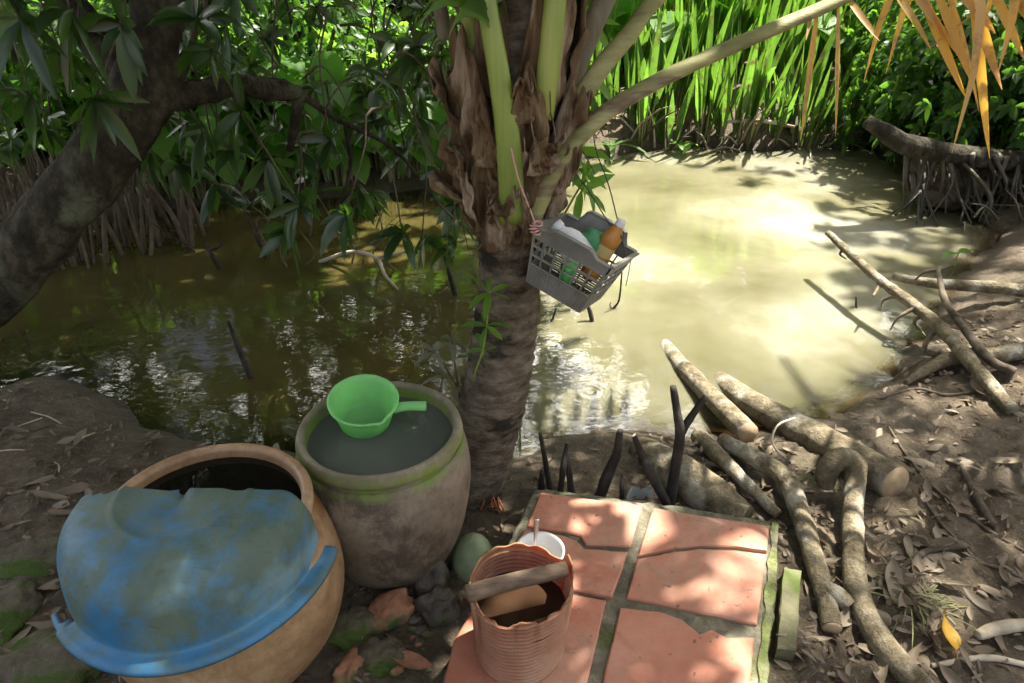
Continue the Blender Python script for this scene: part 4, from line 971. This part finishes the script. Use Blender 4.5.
log('branch', [on(698, 438, .01), on(718, 462, .025), on(745, 488, .02), on(778, 518, .01)], [.03, .026, .02, .016], 'log', 'short tapering branch between buried log and crooked pale branch', 'branch', 40, 12, .15, 14, False)
log('branch', [at(828, 233, z=.13), at(852, 255, z=.11), at(880, 280, z=.09), at(930, 318, z=.06), at(965, 355, z=.045), on(1010, 415, .02)], [.016, .020, .022, .026, .028, .024], 'log', 'bare branch slanting from dry bank out above the water', 'branch', 60, 12, .22, 18, False,
    [([at(880, 280, z=.09), at(878, 288, z=.07), at(873, 296, z=.06)], [.010, .008, .004]), ([at(900, 296, z=.08), at(884, 300, z=.04), at(880, 310, z=0)], [.009, .006, .003]), ([at(915, 308, z=.07), at(898, 318, z=.02), at(890, 330, z=-.05)], [.010, .006, .003]), ([at(925, 314, z=.06), at(915, 322, z=.0), at(925, 336, z=-.05)], [.010, .007, .004]),
     ([at(845, 248, z=.115), at(840, 254, z=.09), at(846, 259, z=.09)], [.009, .006, .003]), ([at(940, 326, z=.05), at(925, 345, z=-.02), at(930, 360, z=-.08)], [.013, .010, .008])])
log('branch', [at(893, 276, z=.05), at(930, 283, z=.06), at(975, 286, z=.06), at(1030, 291, z=.06), at(1100, 300, z=.08)], [.018, .022, .027, .028, .03], 'log', 'level branch lying across the slanting one onto the bank', 'branch', 40, 12, .2, 16, False)
log('branch', [at(938, 270, z=.17), at(945, 300, z=.13), at(965, 330, z=.08), at(990, 360, z=.05), at(1015, 372, z=.04)], [.010, .013, .016, .018, .016], 'twig', 'thin arched branch propped over the two grey branches', 'branch', 40, 10, .2, 18, False, [([at(938, 270, z=.17), at(925, 272, z=.15), at(915, 280, z=.10)], [.009, .007, .004])])
log('branch', [on(905, 385, .01), on(945, 366, .03), on(990, 362, .03), on(1040, 355, .03)], [.012, .028, .034, .03], 'log', 'dark stub branch half buried under the slanting branch', 'branch', 30, 12, .25, 18, False)
for px, r, lb in [([(888, 428), (905, 455), (935, 490), (985, 530), (1040, 562)], .006, 'long thin dry twig lying across the leaf-strewn mud'), ([(960, 468), (975, 500), (992, 528)], .012, 'short stout greenish stick on the open mud'), ([(905, 452), (930, 510), (975, 560)], .004, 'wiry twig crossing the long thin twig'),
                  ([(880, 400), (915, 390), (945, 396), (985, 392)], .006, 'curved twig at the waterline under the slanting branch'), ([(900, 570), (930, 552), (965, 548)], .010, 'bowed twig in front of the hooked branch'), ([(690, 392), (720, 420), (742, 440)], .004, 'pale twig laid along slim log'), 
                  ([(975, 640), (1000, 632), (1040, 628)], .017, 'thick pale stick beside the yellow leaf'), ([(930, 668), (985, 660), (1030, 668)], .008, 'pale stick below the thick pale stick'), ([(960, 560), (1000, 570), (1040, 590)], .005, 'thin twig beyond the grass tuft'),
                  ([(890, 382), (920, 362), (950, 352)], .004, 'fine twig reaching into the shallow water')]:
    P_ = [on(x, y, r*1.0) for x, y in px]; log('twig', P_, [r*.7, r, r*.8], 'pale_wood' if 'pale' in lb else 'twig', lb, 'twig', 24, 8, .22, 30, False)
for i in range(16):
    x, y = random.uniform(-10, 150), random.uniform(410, 640); a_ = random.uniform(0, 6.3); l_ = random.uniform(10, 40)
    P_ = [on(x, y, .004), on(x+l_*.5*math.cos(a_)+3, y+l_*.3*math.sin(a_), .008), on(x+l_*math.cos(a_), y+l_*.6*math.sin(a_), .004)]
    mb = MB(); tube(mb, P_, [.0025, .003, .0015], 10, 5, .2, 30); tag(mb.build('twig', M['twig'] if i % 2 else M['pale_wood'], None, loc=P_[0]), 'short bit of twig on the dark mud beyond the tan jar', 'twig', 'twigs on the shaded mud')
# a loop of vine over the logs
mb = MB(); tube(mb, [at(795, 418, z=.02), at(778, 425, z=.03), at(772, 440, z=.02), at(778, 452, z=.0), at(785, 458, z=-.01)], [.004, .004], 20, 6); tag(mb.build('vine', M['pale_wood'], None, loc=at(795, 418, z=.0)), 'thin pale vine looped over the thickest log', 'vine')

# stump with mossy overhanging limb on the far dry bank
sp = at(955, 215, z=-.12); stump = thing('stump', 'dark root mass under a mossy limb jutting over the water', 'stump', sp)
JP = [at(866, 121, y=4.35), at(884, 132, y=4.3), at(905, 144, y=4.3), at(950, 154, y=4.35), at(1000, 160, y=4.4), at(1060, 163, y=4.5), at(1160, 160, y=4.7)]
limb(JP, [.040, .052, .062, .066, .064, .068, .08], stump, 'limb', .2, 'bark', 50, 12)
mb = MB()
for i in range(64):
    x = random.uniform(905, 1060); a = at(x, 148+(x-905)*.08, y=4.35+random.uniform(-.05, .25)); e = at(x+random.uniform(-25, 45), random.uniform(185, 232), y=random.uniform(4.1, 4.6)); e.z = min(e.z, WZ-.02+random.uniform(0, .1))
    tube(mb, [a, a.lerp(e, .5)+Vector((random.uniform(-.12, .12), random.uniform(-.12, .12), random.uniform(-.04, .06))), e], [random.uniform(.006, .03), random.uniform(.005, .016), .004], 12, 6, .3, 20)
mb.build('roots', M['wet_rock'], stump)
o = rock('core', Vector((2.85, 4.55, .05)), (.30, .18, .14), M['stalk'], None, None, 5, .5, 24); del_ = o.location.copy(); o.parent = stump; o.location = del_-Vector(sp)
for i in range(26):
    x, y = random.uniform(955, 1080), random.uniform(190, 262); a = on(x, y, .01); d = Vector((random.uniform(-.35, .1), random.uniform(-.25, .25), random.uniform(.0, .2)))
    mb = MB(); tube(mb, [a, a+d*.5+Vector((0, 0, .03)), a+d], [.009, .006, .003], 10, 6, .2, 20); tag(mb.build('twig', M['pale_wood'] if i % 3 == 0 else M['twig'], None, loc=a), 'dry twig in the tangle below the mossy limb', 'twig', 'tangled twigs below the stump')

# ================================================================== twigs standing in the pond
def wtwig(px, r, label, extra=()):
    base = at(px[0][0], px[0][1], z=WZ-.02); pts = [base+Vector((0, 0, -.15)), base]+[at(x, y, y=base.y+.03*random.uniform(-1, 1)) for x, y in px[1:]]
    mb = MB(); tube(mb, pts, [r, r, r*.9, r*.6], 18, 8, .2, 30)
    for e in extra: tube(mb, [at(x, y, y=base.y) for x, y in e], [r*.7, r*.5, r*.3], 10, 6, .2, 30)
    tag(mb.build('twig', M['char'], None, loc=base), label, 'twig')
wtwig([(252, 382), (240, 352), (228, 321)], .012, 'dark stick standing out of shaded water between mango and jar')
wtwig([(222, 272), (213, 258), (206, 243)], .014, 'forked dark stub in the shaded water', [[(210, 250), (220, 246), (222, 238)]])
wtwig([(455, 298), (450, 276), (444, 250)], .014, 'dark stick in amber water beside the palm trunk')
wtwig([(592, 325), (590, 312), (586, 302)], .011, 'thin stick in bright water below the basket')
wtwig([(612, 312), (619, 300), (622, 272)], .006, 'thin bent stick in bright water beside the basket', [[(614, 310), (610, 306), (611, 302)]])
wtwig([(551, 326), (553, 318), (556, 308)], .006, 'tiny stick in bright water close to the palm trunk')
wtwig([(198, 255), (175, 238), (150, 222)], .006, 'slanting twig in water before the leaning mango trunk', [[(175, 238), (172, 228), (174, 220)]])
wtwig([(856, 312), (856, 305), (856, 297)], .006, 'single peg in open water near the slanting branch')
wtwig([(268, 262), (255, 235), (240, 200)], .009, 'slim upright twig in the shaded water beneath mango leaves', [[(255, 235), (262, 218), (266, 205)]])
for i in range(16):
    x, y = random.uniform(250, 400), random.uniform(230, 275); wp = [(x, y), (x+random.uniform(-14, 14), y-random.uniform(14, 30)), (x+random.uniform(-26, 26), y-random.uniform(30, 55))]
    base = at(x, y, z=WZ-.02); pts = [base+Vector((0, 0, -.1)), base]+[at(a, b_, y=base.y) for a, b_ in wp[1:]]
    mb = MB(); tube(mb, pts, [.007, .006, .004, .002], 12, 6, .2, 30); tag(mb.build('twig', M['stalk'], None, loc=base), 'fine dead twig standing in shaded water below the mango sprays', 'twig', 'dead twigs in the shaded water')
mb = MB()   # fallen bent branch over the shaded water
tube(mb, [at(320, 262, z=-.1), at(350, 252, z=0), at(376, 258, z=.05), at(385, 275, z=.02), at(400, 292, z=-.12)], [.012, .011, .010, .008, .006], 24, 7, .2, 20)
tube(mb, [at(376, 258, z=.05), at(395, 254, z=.08), at(415, 250, z=.1)], [.009, .007, .005], 10, 6, .2, 20)
tag(mb.build('branch', M['pale_wood'], None, loc=at(320, 262, z=-.1)), 'pale bent branch arching over the shaded amber water', 'branch')

# ================================================================== plants
SWORD = (.55, .9, 1., .85, .5, .04)
def reed_proto(seed, n, L, label, group):
    r = random.Random(seed); LVr = Leaves(); P_, D_, N_, LL, DR = [], [], [], [], []
    mb = MB()
    for i in range(n):
        a = r.uniform(0, 2*PI); q = Vector((math.cos(a), math.sin(a), 0))*r.uniform(.01, .11); ln = r.uniform(-.1, .42)
        st = r.uniform(.05, .32)*L; d = Vector((math.cos(a)*ln, math.sin(a)*ln, 1)).normalized(); b0 = q+d*st
        tube(mb, [q-Vector((0, 0, .1)), q+d*st*.6, b0+d*.05], [.011, .009, .006], 4, 5)
        P_.append(b0); D_.append(d); N_.append(Vector((math.cos(a+r.uniform(-1.6, 1.6)), math.sin(a+r.uniform(-1.6, 1.6)), .2))); LL.append(L*r.uniform(.45, .95)); DR.append(r.choice((0, 0, .05, .12, .35))*r.uniform(.5, 1.2))
    LVr.add(P_, D_, N_, np.array(LL), .066, np.array(DR), SWORD, .25, .3)
    o = mb.build('sword_leaf_plant', M['reed_stem'], None, loc=(0, 0, 0)); tag(o, label, 'plant', group)
    LVr.build('leaves', M['reed_leaf'], o); return o
M['reed_stem'] = surf('reed_stem', [(.09, .10, .04), (.20, .20, .09), (.30, .27, .14)], 8, (.5, .8), .3, .003, 50, 4, (2, 2, .5))
RG = 'sword-leaved plants along the far bank'; RL = 'upright clump of glossy green sword-shaped leaves on the far bank'
reeds = [reed_proto(100+i, 9+i % 3*3, 1.0, RL, RG) for i in range(5)]
spots = []
for i in range(26): spots.append((556+i*12.6+random.uniform(-8, 8), 0, 5.93+random.uniform(0, .3)))
for i in range(20): spots.append((545+i*18+random.uniform(-8, 8), 0, 6.45+random.uniform(0, .35)))
for i in range(20): spots.append((530+i*20+random.uniform(-8, 8), 0, 7.0+random.uniform(0, .5)))
for i, (x, y, d) in enumerate(spots):
    p = at(x, 120, y=d); z = gz(p.x, d); s_ = random.uniform(.5, .92)*(1 if i < 26 else 1.2)
    if i < 5: o = reeds[i]; o.location = (p.x, d, z-.02); o.rotation_euler = (0, 0, random.uniform(0, 6)); o.scale = (s_,)*3
    else: dup(reeds[i % 5], (p.x, d, z-.02), (random.uniform(-.12, .12), random.uniform(-.12, .12), random.uniform(0, 6)), (s_*random.uniform(.85, 1.1), s_, s_*random.uniform(.85, 1.2)))

def taro_proto(seed, n, label, group, L=.25, h=.5):
    r = random.Random(seed); LVt = Leaves(); mb = MB()
    for i in range(n):
        a = r.uniform(0, 2*PI); q = Vector((math.cos(a), math.sin(a), 0))*r.uniform(.0, .06); hh = h*r.uniform(.4, 1.15); out = r.uniform(.10, .45)*h
        e = q+Vector((math.cos(a)*out, math.sin(a)*out, hh)); tube(mb, [q-Vector((0, 0, .08)), q+Vector((math.cos(a)*out*.25, math.sin(a)*out*.25, hh*.6)), e], [.010, .008, .005], 6, 5)
        d = Vector((math.cos(a), math.sin(a), r.uniform(-.9, -.1))); ll = L*r.uniform(.6, 1.15)
        LVt.add(e-d.normalized()*ll*.18, d, Vector((math.cos(a)*.6, math.sin(a)*.6, 1)), ll, ll*.72, .15, (.25, .85, 1., .88, .55, .03), .18)
    o = mb.build('broad_leaf_plant', M['reed_stem'], None, loc=(0, 0, 0)); tag(o, label, 'plant', group)
    LVt.build('leaves', M['taro_leaf'], o); return o
TG = 'broad-leaved plants behind the shaded water'; TL = 'bright green broad heart-leaved plant behind the shaded water'
taro = [taro_proto(200+i, 13+i*2, TL, TG) for i in range(4)]
ts = []
for i in range(14): ts.append((-40+i*15+random.uniform(-8, 8), 4.9+random.uniform(-.2, .5)))
for i in range(15): ts.append((175+i*17+random.uniform(-8, 8), 4.62+random.uniform(-.05, .12)))
for i in range(16): ts.append((150+i*21+random.uniform(-10, 10), 4.9+random.uniform(-.1, .35)))
for i in range(18): ts.append((20+i*27+random.uniform(-12, 12), 5.6+random.uniform(0, .5)))
for i in range(18): ts.append((-20+i*30+random.uniform(-12, 12), 6.6+random.uniform(0, .6)))
for i, (x, d) in enumerate(ts):
    p = at(x, 150, y=d)
    if float(sdist(np.array([p.x]), np.array([d]))[0]) < .04: d += .45; p = at(x, 150, y=d)
    if float(sdist(np.array([p.x]), np.array([d]))[0]) < .04: d += .5; p = at(x, 150, y=d)
    s_ = random.uniform(.7, 1.15)*(1 if i < 16 else 1.25)
    if i < 4: o = taro[i]; o.location = (p.x, d, gz(p.x, d)-.02); o.scale = (s_,)*3
    else: dup(taro[i % 4], (p.x, d, gz(p.x, d)-.02), (0, 0, random.uniform(0, 6)), (s_,)*3)
TG2 = 'broad-leaved plants behind the sword leaves'; TL2 = 'tall pale green broad-leaved plant rising behind the sword-shaped leaves'
taro2 = [taro_proto(300+i, 12, TL2, TG2, .42, 1.05) for i in range(3)]
for i in range(24):
    x, d = 480+i*19+random.uniform(-10, 10), 6.9+random.uniform(0, 2.); p = at(x, 60, y=d); s_ = random.uniform(.8, 1.2)
    if i < 3: o = taro2[i]; o.location = (p.x, d, gz(p.x, d)-.02)
    else: dup(taro2[i % 3], (p.x, d, gz(p.x, d)-.02), (0, 0, random.uniform(0, 6)), (s_,)*3)

def bush_proto(seed, name, label, cat, group, h, rad, n, L, lm, W=.45):
    r = random.Random(seed); mb = MB(); LVb = Leaves(); C, A = [], []
    for i in range(9):
        a = r.uniform(0, 2*PI); e = Vector((math.cos(a)*rad*r.uniform(.3, .9), math.sin(a)*rad*r.uniform(.3, .9), h*r.uniform(.55, 1)))
        tube(mb, [Vector((0, 0, -.15)), e*.4+Vector((0, 0, h*.12)), e], [.028*h, .016*h, .005], 8, 6, .15, 10)
    for i in range(n):
        d = Vector((r.gauss(0, 1), r.gauss(0, 1), r.gauss(0, 1))).normalized()*r.uniform(.35, 1)**.6
        lump = .65+.7*float(vnoise(d.x*2.2+seed, d.y*2.2, d.z*2.2, seed))
        p = Vector((d.x*rad*lump, d.y*rad*lump, h*.54+d.z*h*.52*lump))
        if p.z < .05: continue
        C.append(p); A.append(Vector((d.x, d.y, d.z*.5+.25)))
    o = mb.build(name, M['bark'], None, loc=(0, 0, 0)); tag(o, label, cat, group)
    whorls(LVb, C, A, 6, L, W, .3, 1.0); LVb.build('crown', M[lm], o); return o
BG = 'leafy shrubs around the mossy limb'; BLb = 'dense shrub of small green leaves crowding the bank behind the mossy limb'
bush = [bush_proto(400+i, 'shrub', BLb, 'shrub', BG, 1.15, .62, 420, .085, 'bush_leaf') for i in range(3)]
bs = [(3.1, 5.75), (3.15, 5.2), (3.5, 4.85), (3.9, 4.7), (3.2, 5.9), (3.9, 5.5), (4.6, 5.0), (3.4, 6.4), (4.0, 7.1), (4.2, 6.4), (5.0, 5.9), (4.5, 4.0), (5.0, 4.3), (5.4, 5.2), (3.85, 3.85), (4.6, 6.9)]
for i, (x, y) in enumerate(bs):
    s_ = random.uniform(.8, 1.2); loc = (x, y, gz(x, y)-.03)
    if i < 3: bush[i].location = loc; bush[i].scale = (s_,)*3
    else: dup(bush[i % 3], loc, (0, 0, random.uniform(0, 6)), (s_,)*3)
BG2 = 'small-leaved shrubs behind the shaded water'; BL2 = 'sunlit shrub of small bright leaves behind the shaded water and mango sprays'
for i, (x, y) in enumerate([(-3.3, 5.0), (-2.7, 5.5), (-2.1, 5.2), (-1.5, 5.6), (-.9, 5.35), (-.3, 5.7), (-3.6, 6.2), (-2.4, 6.5), (-1.2, 6.6), (-.2, 6.9), (-4.3, 5.6), (-4.4, 6.8), (-3.0, 7.4), (-1.8, 7.6)]):
    s_ = random.uniform(.7, 1.1); dup(bush[i % 3], (x, y, gz(x, y)-.05), (0, 0, random.uniform(0, 6)), (s_,)*3, label=BL2, group=BG2)
FG = 'trees closing the view behind the bank plants'; FL_ = 'bushy green tree closing the view behind the bank plants'
ft = [bush_proto(500+i, 'bushy_tree', FL_, 'tree', FG, 2.6, 1.25, 520, .19, 'shade_leaf', .4) for i in range(3)]
fs = [(-7.5+i*1.15, 9.8+random.uniform(-.4, 1.0)) for i in range(15)]+[(-9+i*1.9, 12.5+random.uniform(-.6, 1.2)) for i in range(11)]+[(-5.2, 5.4), (-5.0, 6.9), (-5.9, 4.2), (-4.9, 8.3), (6.3, 6.2), (6.6, 4.6), (6.4, 7.8)]
for i, (x, y) in enumerate(fs):
    s_ = random.uniform(.75, 1.2)*(1 if y < 12 else 1.4); loc = (x, y, gz(x, y)-.05)
    if i < 3: ft[i].location = loc; ft[i].scale = (s_,)*3
    else: dup(ft[i % 3], loc, (0, 0, random.uniform(0, 6)), (s_,)*3)

TT = 'tall open-crowned trees far behind the bank'; TL_ = 'tall open-crowned tree far behind the bank mirrored in the pond'
def tall_proto(seed):
    r = random.Random(seed); mb = MB(); LVb = Leaves(); C = []
    tube(mb, [Vector((0, 0, -.3)), Vector((.1, .05, 1.6)), Vector((-.05, .1, 3.4)), Vector((.1, 0, 6.2))], [.15, .12, .09, .03], 24, 9, .12, 6)
    for i in range(12):
        z0 = r.uniform(1.8, 5.2); a = r.uniform(0, 6.28); ll = r.uniform(.8, 1.9); e = Vector((math.cos(a)*ll, math.sin(a)*ll, z0+r.uniform(.2, .9)))
        tube(mb, [Vector((0, .05, z0)), e*.5+Vector((0, .03, z0*.5)), e], [.05, .03, .01], 10, 6, .1, 8)
        for k in range(34): C.append(e+Vector((r.gauss(0, .42), r.gauss(0, .42), r.gauss(0, .34))))
    o = mb.build('tall_tree', M['bark'], None, loc=(0, 0, 0)); tag(o, TL_, 'tree', TT)
    whorls(LVb, C, rdirs(len(C), -.2, 1), 7, .22, .34, .35, 1.1); LVb.build('crown', M['shade_leaf'], o); return o
tt = [tall_proto(700+i) for i in range(3)]
for i, (x, y, s_) in enumerate([(-5.6, 9.3, 1.0), (-3.6, 8.9, 1.1), (-1.9, 9.4, 1.0), (-.2, 10.4, .95), (1.8, 11.6, .9), (4.3, 11.0, 1.0), (6.6, 9.4, 1.05), (-7.6, 7.8, 1.1), (-2.8, 11.5, 1.3), (-5., 12., 1.3), (3.2, 13.5, 1.1), (.6, 13.5, 1.2), (7.4, 6.6, 1.0)]):
    loc = (x, y, gz(x, y)-.05)
    if i < 3: tt[i].location = loc; tt[i].scale = (s_,)*3
    else: dup(tt[i % 3], loc, (0, 0, random.uniform(0, 6)), (s_,)*3)

# stalks crowding the shaded bank under the mango trunk
SG = 'bare stalks under the mango trunk'; SL = 'bare brown stalk standing in shaded water under the leaning mango trunk'
st = []
for i in range(5):
    mb = MB(); h = .55
    tube(mb, [(0, 0, -.25), (random.uniform(-.02, .02), random.uniform(-.02, .02), h*.4), (random.uniform(-.05, .05), random.uniform(-.05, .05), h)], [.013, .011, .005], 16, 7, .15, 20, seed=i)
    st.append(tag(mb.build('stalk', M['stalk'], None, loc=(0, 0, 0)), SL, 'stalk', SG))
n_ = 0
for i in range(215):
    t_ = random.random(); x = -110+315*t_+random.uniform(-10, 10); y = 268-56*t_+random.uniform(-38, 34)
    p = at(x, y, z=WZ); loc = (p.x, p.y, WZ-.05); rot = (random.uniform(-.2, .2), random.uniform(-.22, .22), random.uniform(0, 6)); s_ = random.uniform(.6, 1.15)
    if n_ < 5: o = st[n_]; o.location = loc; o.rotation_euler = rot; o.scale = (1, 1, s_)
    else: dup(st[n_ % 5], loc, rot, (random.uniform(.7, 1.3),)*2+(s_,))
    n_ += 1

# seedlings
def sprig(name, stems, leafsets, m, lm, label, cat='plant', W=.26, droop=.3, L=.09):
    mb = MB(); LVp = Leaves(); b0 = stems[0][0]
    for s_ in stems: tube(mb, s_, [.004, .003, .0015], 12, 5)
    for p, n, l, ax in leafsets: whorls(LVp, [p], [ax], n, l, W, droop, 1.2)
    o = mb.build(name, M[m], None, loc=b0); tag(o, label, cat); LVp.build('leaves', M[lm], o)
b0 = at(470, 405, y=1.72); tp = at(490, 292, y=1.66)
sprig('seedling', [[b0+Vector((0, 0, -.5)), b0, at(484, 345, y=1.68), tp]], [(tp, 6, .085, Vector((0, -.3, 1))), (at(487, 325, y=1.67), 5, .075, Vector((0, -.4, 1))), (at(484, 350, y=1.68), 4, .07, Vector((-.2, -.4, 1)))], 'petiole_green', 'taro_leaf', 'slender bright-leaved seedling beside the palm trunk', W=.2)
M['pale_leaf'] = leafmat('pale_leaf', (.10, .11, .07), (.20, .20, .14), .25, (.25, .26, .12), .6, .3)
b1 = at(462, 410, y=1.78)
sprig('seedling', [[b1+Vector((0, 0, -.5)), b1, at(450, 375, y=1.78), at(434, 350, y=1.78)], [b1, at(455, 365, y=1.78), at(452, 340, y=1.78)], [b1, at(468, 380, y=1.75), at(470, 352, y=1.74)]],
      [(at(434, 352, y=1.78), 6, .075, Vector((-.3, -.3, .8))), (at(452, 342, y=1.78), 6, .07, Vector((0, -.3, 1))), (at(468, 355, y=1.74), 5, .07, Vector((.1, -.3, 1))), (at(443, 375, y=1.77), 5, .07, Vector((-.5, -.3, .6))), (at(463, 385, y=1.76), 5, .07, Vector((.2, -.6, .6)))], 'twig', 'pale_leaf', 'withered grey-leaved seedling between jar and palm', W=.24, droop=.5)
b2 = at(522, 330, y=2.05)
sprig('sapling', [[b2+Vector((0, 0, -.6)), b2, at(556, 230, y=2.1), at(575, 120, y=2.15), at(578, 10, y=2.2)], [at(556, 230, y=2.1), at(578, 190, y=2.06), at(590, 175, y=2.03)]],
      [(at(578, 168, y=2.1), 7, .12, Vector((.4, -.5, .8))), (at(583, 190, y=2.06), 7, .13, Vector((.5, -.5, .5))), (at(572, 150, y=2.12), 6, .12, Vector((.4, -.4, 1))), (at(577, 60, y=2.18), 7, .13, Vector((.4, -.4, 1))), (at(579, 20, y=2.2), 8, .14, Vector((.5, -.3, .8))), (at(574, 105, y=2.15), 6, .12, Vector((.4, -.4, .8))), (at(588, 178, y=2.03), 5, .10, Vector((.7, -.4, .3)))],
      'petiole_green', 'taro_leaf', 'bright-leaved sapling growing close behind the palm crown', 'sapling', W=.26)
for i, (x, y, lb) in enumerate([(683, 152, 'small heart-leaved seedling floating at the far waterline'), (612, 152, 'sprawling pale-leaved plant lying at far waterline near the palm'), (842, 150, 'low grassy-leaved tuft at far waterline by the mossy limb'), (955, 262, 'single green leaf sprout on the dry bank waterline')]):
    p = at(x, y, z=WZ+.02); LVp = Leaves(); mb = MB(); tube(mb, [p+Vector((0, 0, -.1)), p+Vector((0, 0, .03)), p+Vector((.01, 0, .06))], [.005, .004, .003], 5, 5)
    o = mb.build('seedling', M['petiole_green'], None, loc=p); tag(o, lb, 'plant')
    k = (3, 6, 8, 2)[i]
    for j in range(k):
        a = 2*PI*j/k+.4; LVp.add(p+Vector((0, 0, .05)), (math.cos(a), math.sin(a), .35), (0, 0, 1), (.17, .42, .32, .15)[i], (.11, .05, .022, .05)[i], .4, SWORD if i in (1, 2) else (.3, 1, .8, .04), .2)
    LVp.build('leaves', M['taro_leaf' if i != 1 else 'reed_leaf'], o)

# bare roots and dead stalks at the foot of the far bank
DG = 'dead stalks fallen along the far bank'
for i in range(64):
    x = random.uniform(565, 900); p = at(x, random.uniform(122, 147), y=5.95+random.uniform(-.05, .3)); p.z = gz(p.x, p.y)+.02; d = Vector((random.uniform(-.3, .3), random.uniform(-.35, .1), random.uniform(.0, .3)))
    mb = MB(); tube(mb, [p, p+d*.5+Vector((0, 0, .04)), p+d], [.010, .008, .004], 8, 5, .15, 20); tag(mb.build('dead_stalk', M['pale_wood'] if i % 3 else M['twig'], None, loc=p), 'dead brown stalk fallen at the foot of the sword-leaved plants', 'stalk', DG)
a = at(722, 122, y=6.0); c_ = at(795, 127, y=5.95); log('branch', [a, a.lerp(c_, .5)+Vector((0, 0, .03)), c_], [.012, .016, .012], 'pale_wood', 'short pale stick lying on the far mud bank', 'branch', 20, 8, .15, 10, False)

# ================================================================== fallen leaves
def dry_leaf(seed, L, W, m, curl):
    r = random.Random(seed); nu, nv = 4, 9; V = []
    prof_ = [.06, .5, .8, .97, 1., .95, .82, .62, .34, .03]
    for j in range(nv+1):
        t_ = j/nv
        for i in range(nu+1):
            u = i/nu*2-1; w = prof_[j]*W/2
            V.append((t_*L-L/2, u*w*(1-.25*abs(curl)*abs(u)), curl*.30*w*u*u*1.6+curl*.14*L*(2*t_-1)**2+.006*math.sin(5*t_+seed)*u+.004*r.random()))
    mb = MB(); mb.add(V, [(j*(nu+1)+i, j*(nu+1)+i+1, (j+1)*(nu+1)+i+1, (j+1)*(nu+1)+i) for j in range(nv) for i in range(nu)])
    tube(mb, [(-L/2, 0, curl*.14*L), (-L/2-.012, 0, .012), (-L/2-.022, .004, .012)], [.0012, .001], 4, 4)
    return mb.build('dry_leaf', m, None, loc=(0, 0, 0))
LG = 'dry leaves on the mud'; LLb = 'curled dry brown leaf lying on the mud among twigs'
M['dead_pale'] = leafmat('dead_pale', (.15, .115, .078), (.31, .255, .185), .12, (.4, .3, .2), .6, .3)
dl = [dry_leaf(i, (.13, .10, .15, .09, .12, .11)[i], (.046, .042, .05, .04, .05, .055)[i], M['dead_leaf'] if i % 2 else M['dead_pale'], (1.0, -.9, .5, 1.4, -.5, .8)[i]) for i in range(6)]
LS = []
while len(LS) < 120:
    x, y = random.uniform(800, 1060), random.uniform(430, 720)
    w = math.exp(-((x-915)/70)**2-((y-605)/60)**2)+.14
    if random.random() < w: LS.append((x, y))
for _ in range(26): LS.append((random.uniform(650, 790), random.uniform(440, 500)))
for _ in range(40): LS.append((random.uniform(-20, 150), random.uniform(420, 683)))
for _ in range(10): LS.append((random.uniform(150, 290), random.uniform(440, 470)))
for _ in range(14): LS.append((random.uniform(860, 1040), random.uniform(330, 440)))
for x, y in [(905, 590), (893, 575), (915, 605), (885, 600), (900, 620), (910, 585), (898, 560), (880, 585)]: LS.append((x, y))
for i, (x, y) in enumerate(LS):
    p = on(x, y, random.uniform(.003, .010)); s_ = random.uniform(.35, .9); rot = (random.uniform(-.35, .35), random.uniform(-.35, .35), random.uniform(0, 6.3))
    if i < 6: o = dl[i]; o.location = p; o.rotation_euler = rot; tag(o, LLb, 'leaf', LG)
    else: dup(dl[i % 6], p, rot, (s_, s_*random.uniform(.8, 1.2), s_))
o = dry_leaf(91, .10, .062, M['yellow_leaf'], .7); p = on(942, 638, .025); o.name = 'yellow_leaf'; o.location = p; o.rotation_euler = (R(40), R(-12), R(80)); tag(o, 'bright yellow fallen leaf by the grass tuft', 'leaf')
o = dry_leaf(92, .11, .05, M['brick'], .9); o.location = on(412, 668, .02); o.name = 'fallen_leaf'; o.rotation_euler = (.2, 0, -.3); tag(o, 'orange brown fallen leaf between the bricks and the platform', 'leaf')
LVp = Leaves(); a = on(905, 600, .0)                                  # grass tuft
for j in range(46):
    th = random.uniform(0, 2*PI); LVp.add(a+Vector((random.uniform(-.03, .06), random.uniform(-.04, .04), .005)), (math.cos(th), math.sin(th), random.uniform(.1, .8)), (0, 0, 1), random.uniform(.08, .24), .0035, random.uniform(.2, .7), (1, 1, .9, .6, .1), .3)
M['pale_grass'] = leafmat('pale_grass', (.16, .18, .07), (.33, .33, .17), .3, (.35, .38, .12), .6, .3)
tag(LVp.build('grass_tuft', M['pale_grass'], None, a), 'thin pale grass tuft splayed beside the yellow leaf', 'grass')
# fine crumbs: bits of leaf and bark nobody could count
LVp = Leaves(); N_ = 3800; xs, ys = rng.uniform(.55, 2.4, N_), rng.uniform(.7, 3.0, N_); k = rng.uniform(0, 1, N_) < .35+.65*(fbm(xs*3, ys*3, 0, 3, 8) > .5)
x2, y2 = rng.uniform(-2.2, .8, 1500), rng.uniform(.7, 2.3, 1500)
xs = np.concatenate([xs[k], x2]); ys = np.concatenate([ys[k], y2]); sdv = sdist(xs, ys); keep = (sdv > .06)
inside_slab = poly_sd(np.array([[p.x, p.y] for p in slab_o]), xs, ys) < .03; keep &= ~inside_slab
xs, ys = xs[keep], ys[keep]; zs = ground_h(xs, ys)+.006
th = rng.uniform(0, 2*PI, len(xs)); nn = rdirs(len(xs), .45, 1)
LVp.add(np.stack([xs, ys, zs], 1), np.stack([np.cos(th), np.sin(th), rng.uniform(-.1, .35, len(xs))], 1), nn, rng.uniform(.010, .05, len(xs)), rng.uniform(.004, .018, len(xs)), .1, (.4, 1, .7, .1), .3)
tag(LVp.build('leaf_litter', M['dead_leaf'], None), 'fine crumbs of dry leaf and bark on the mud', None, None, 'stuff')
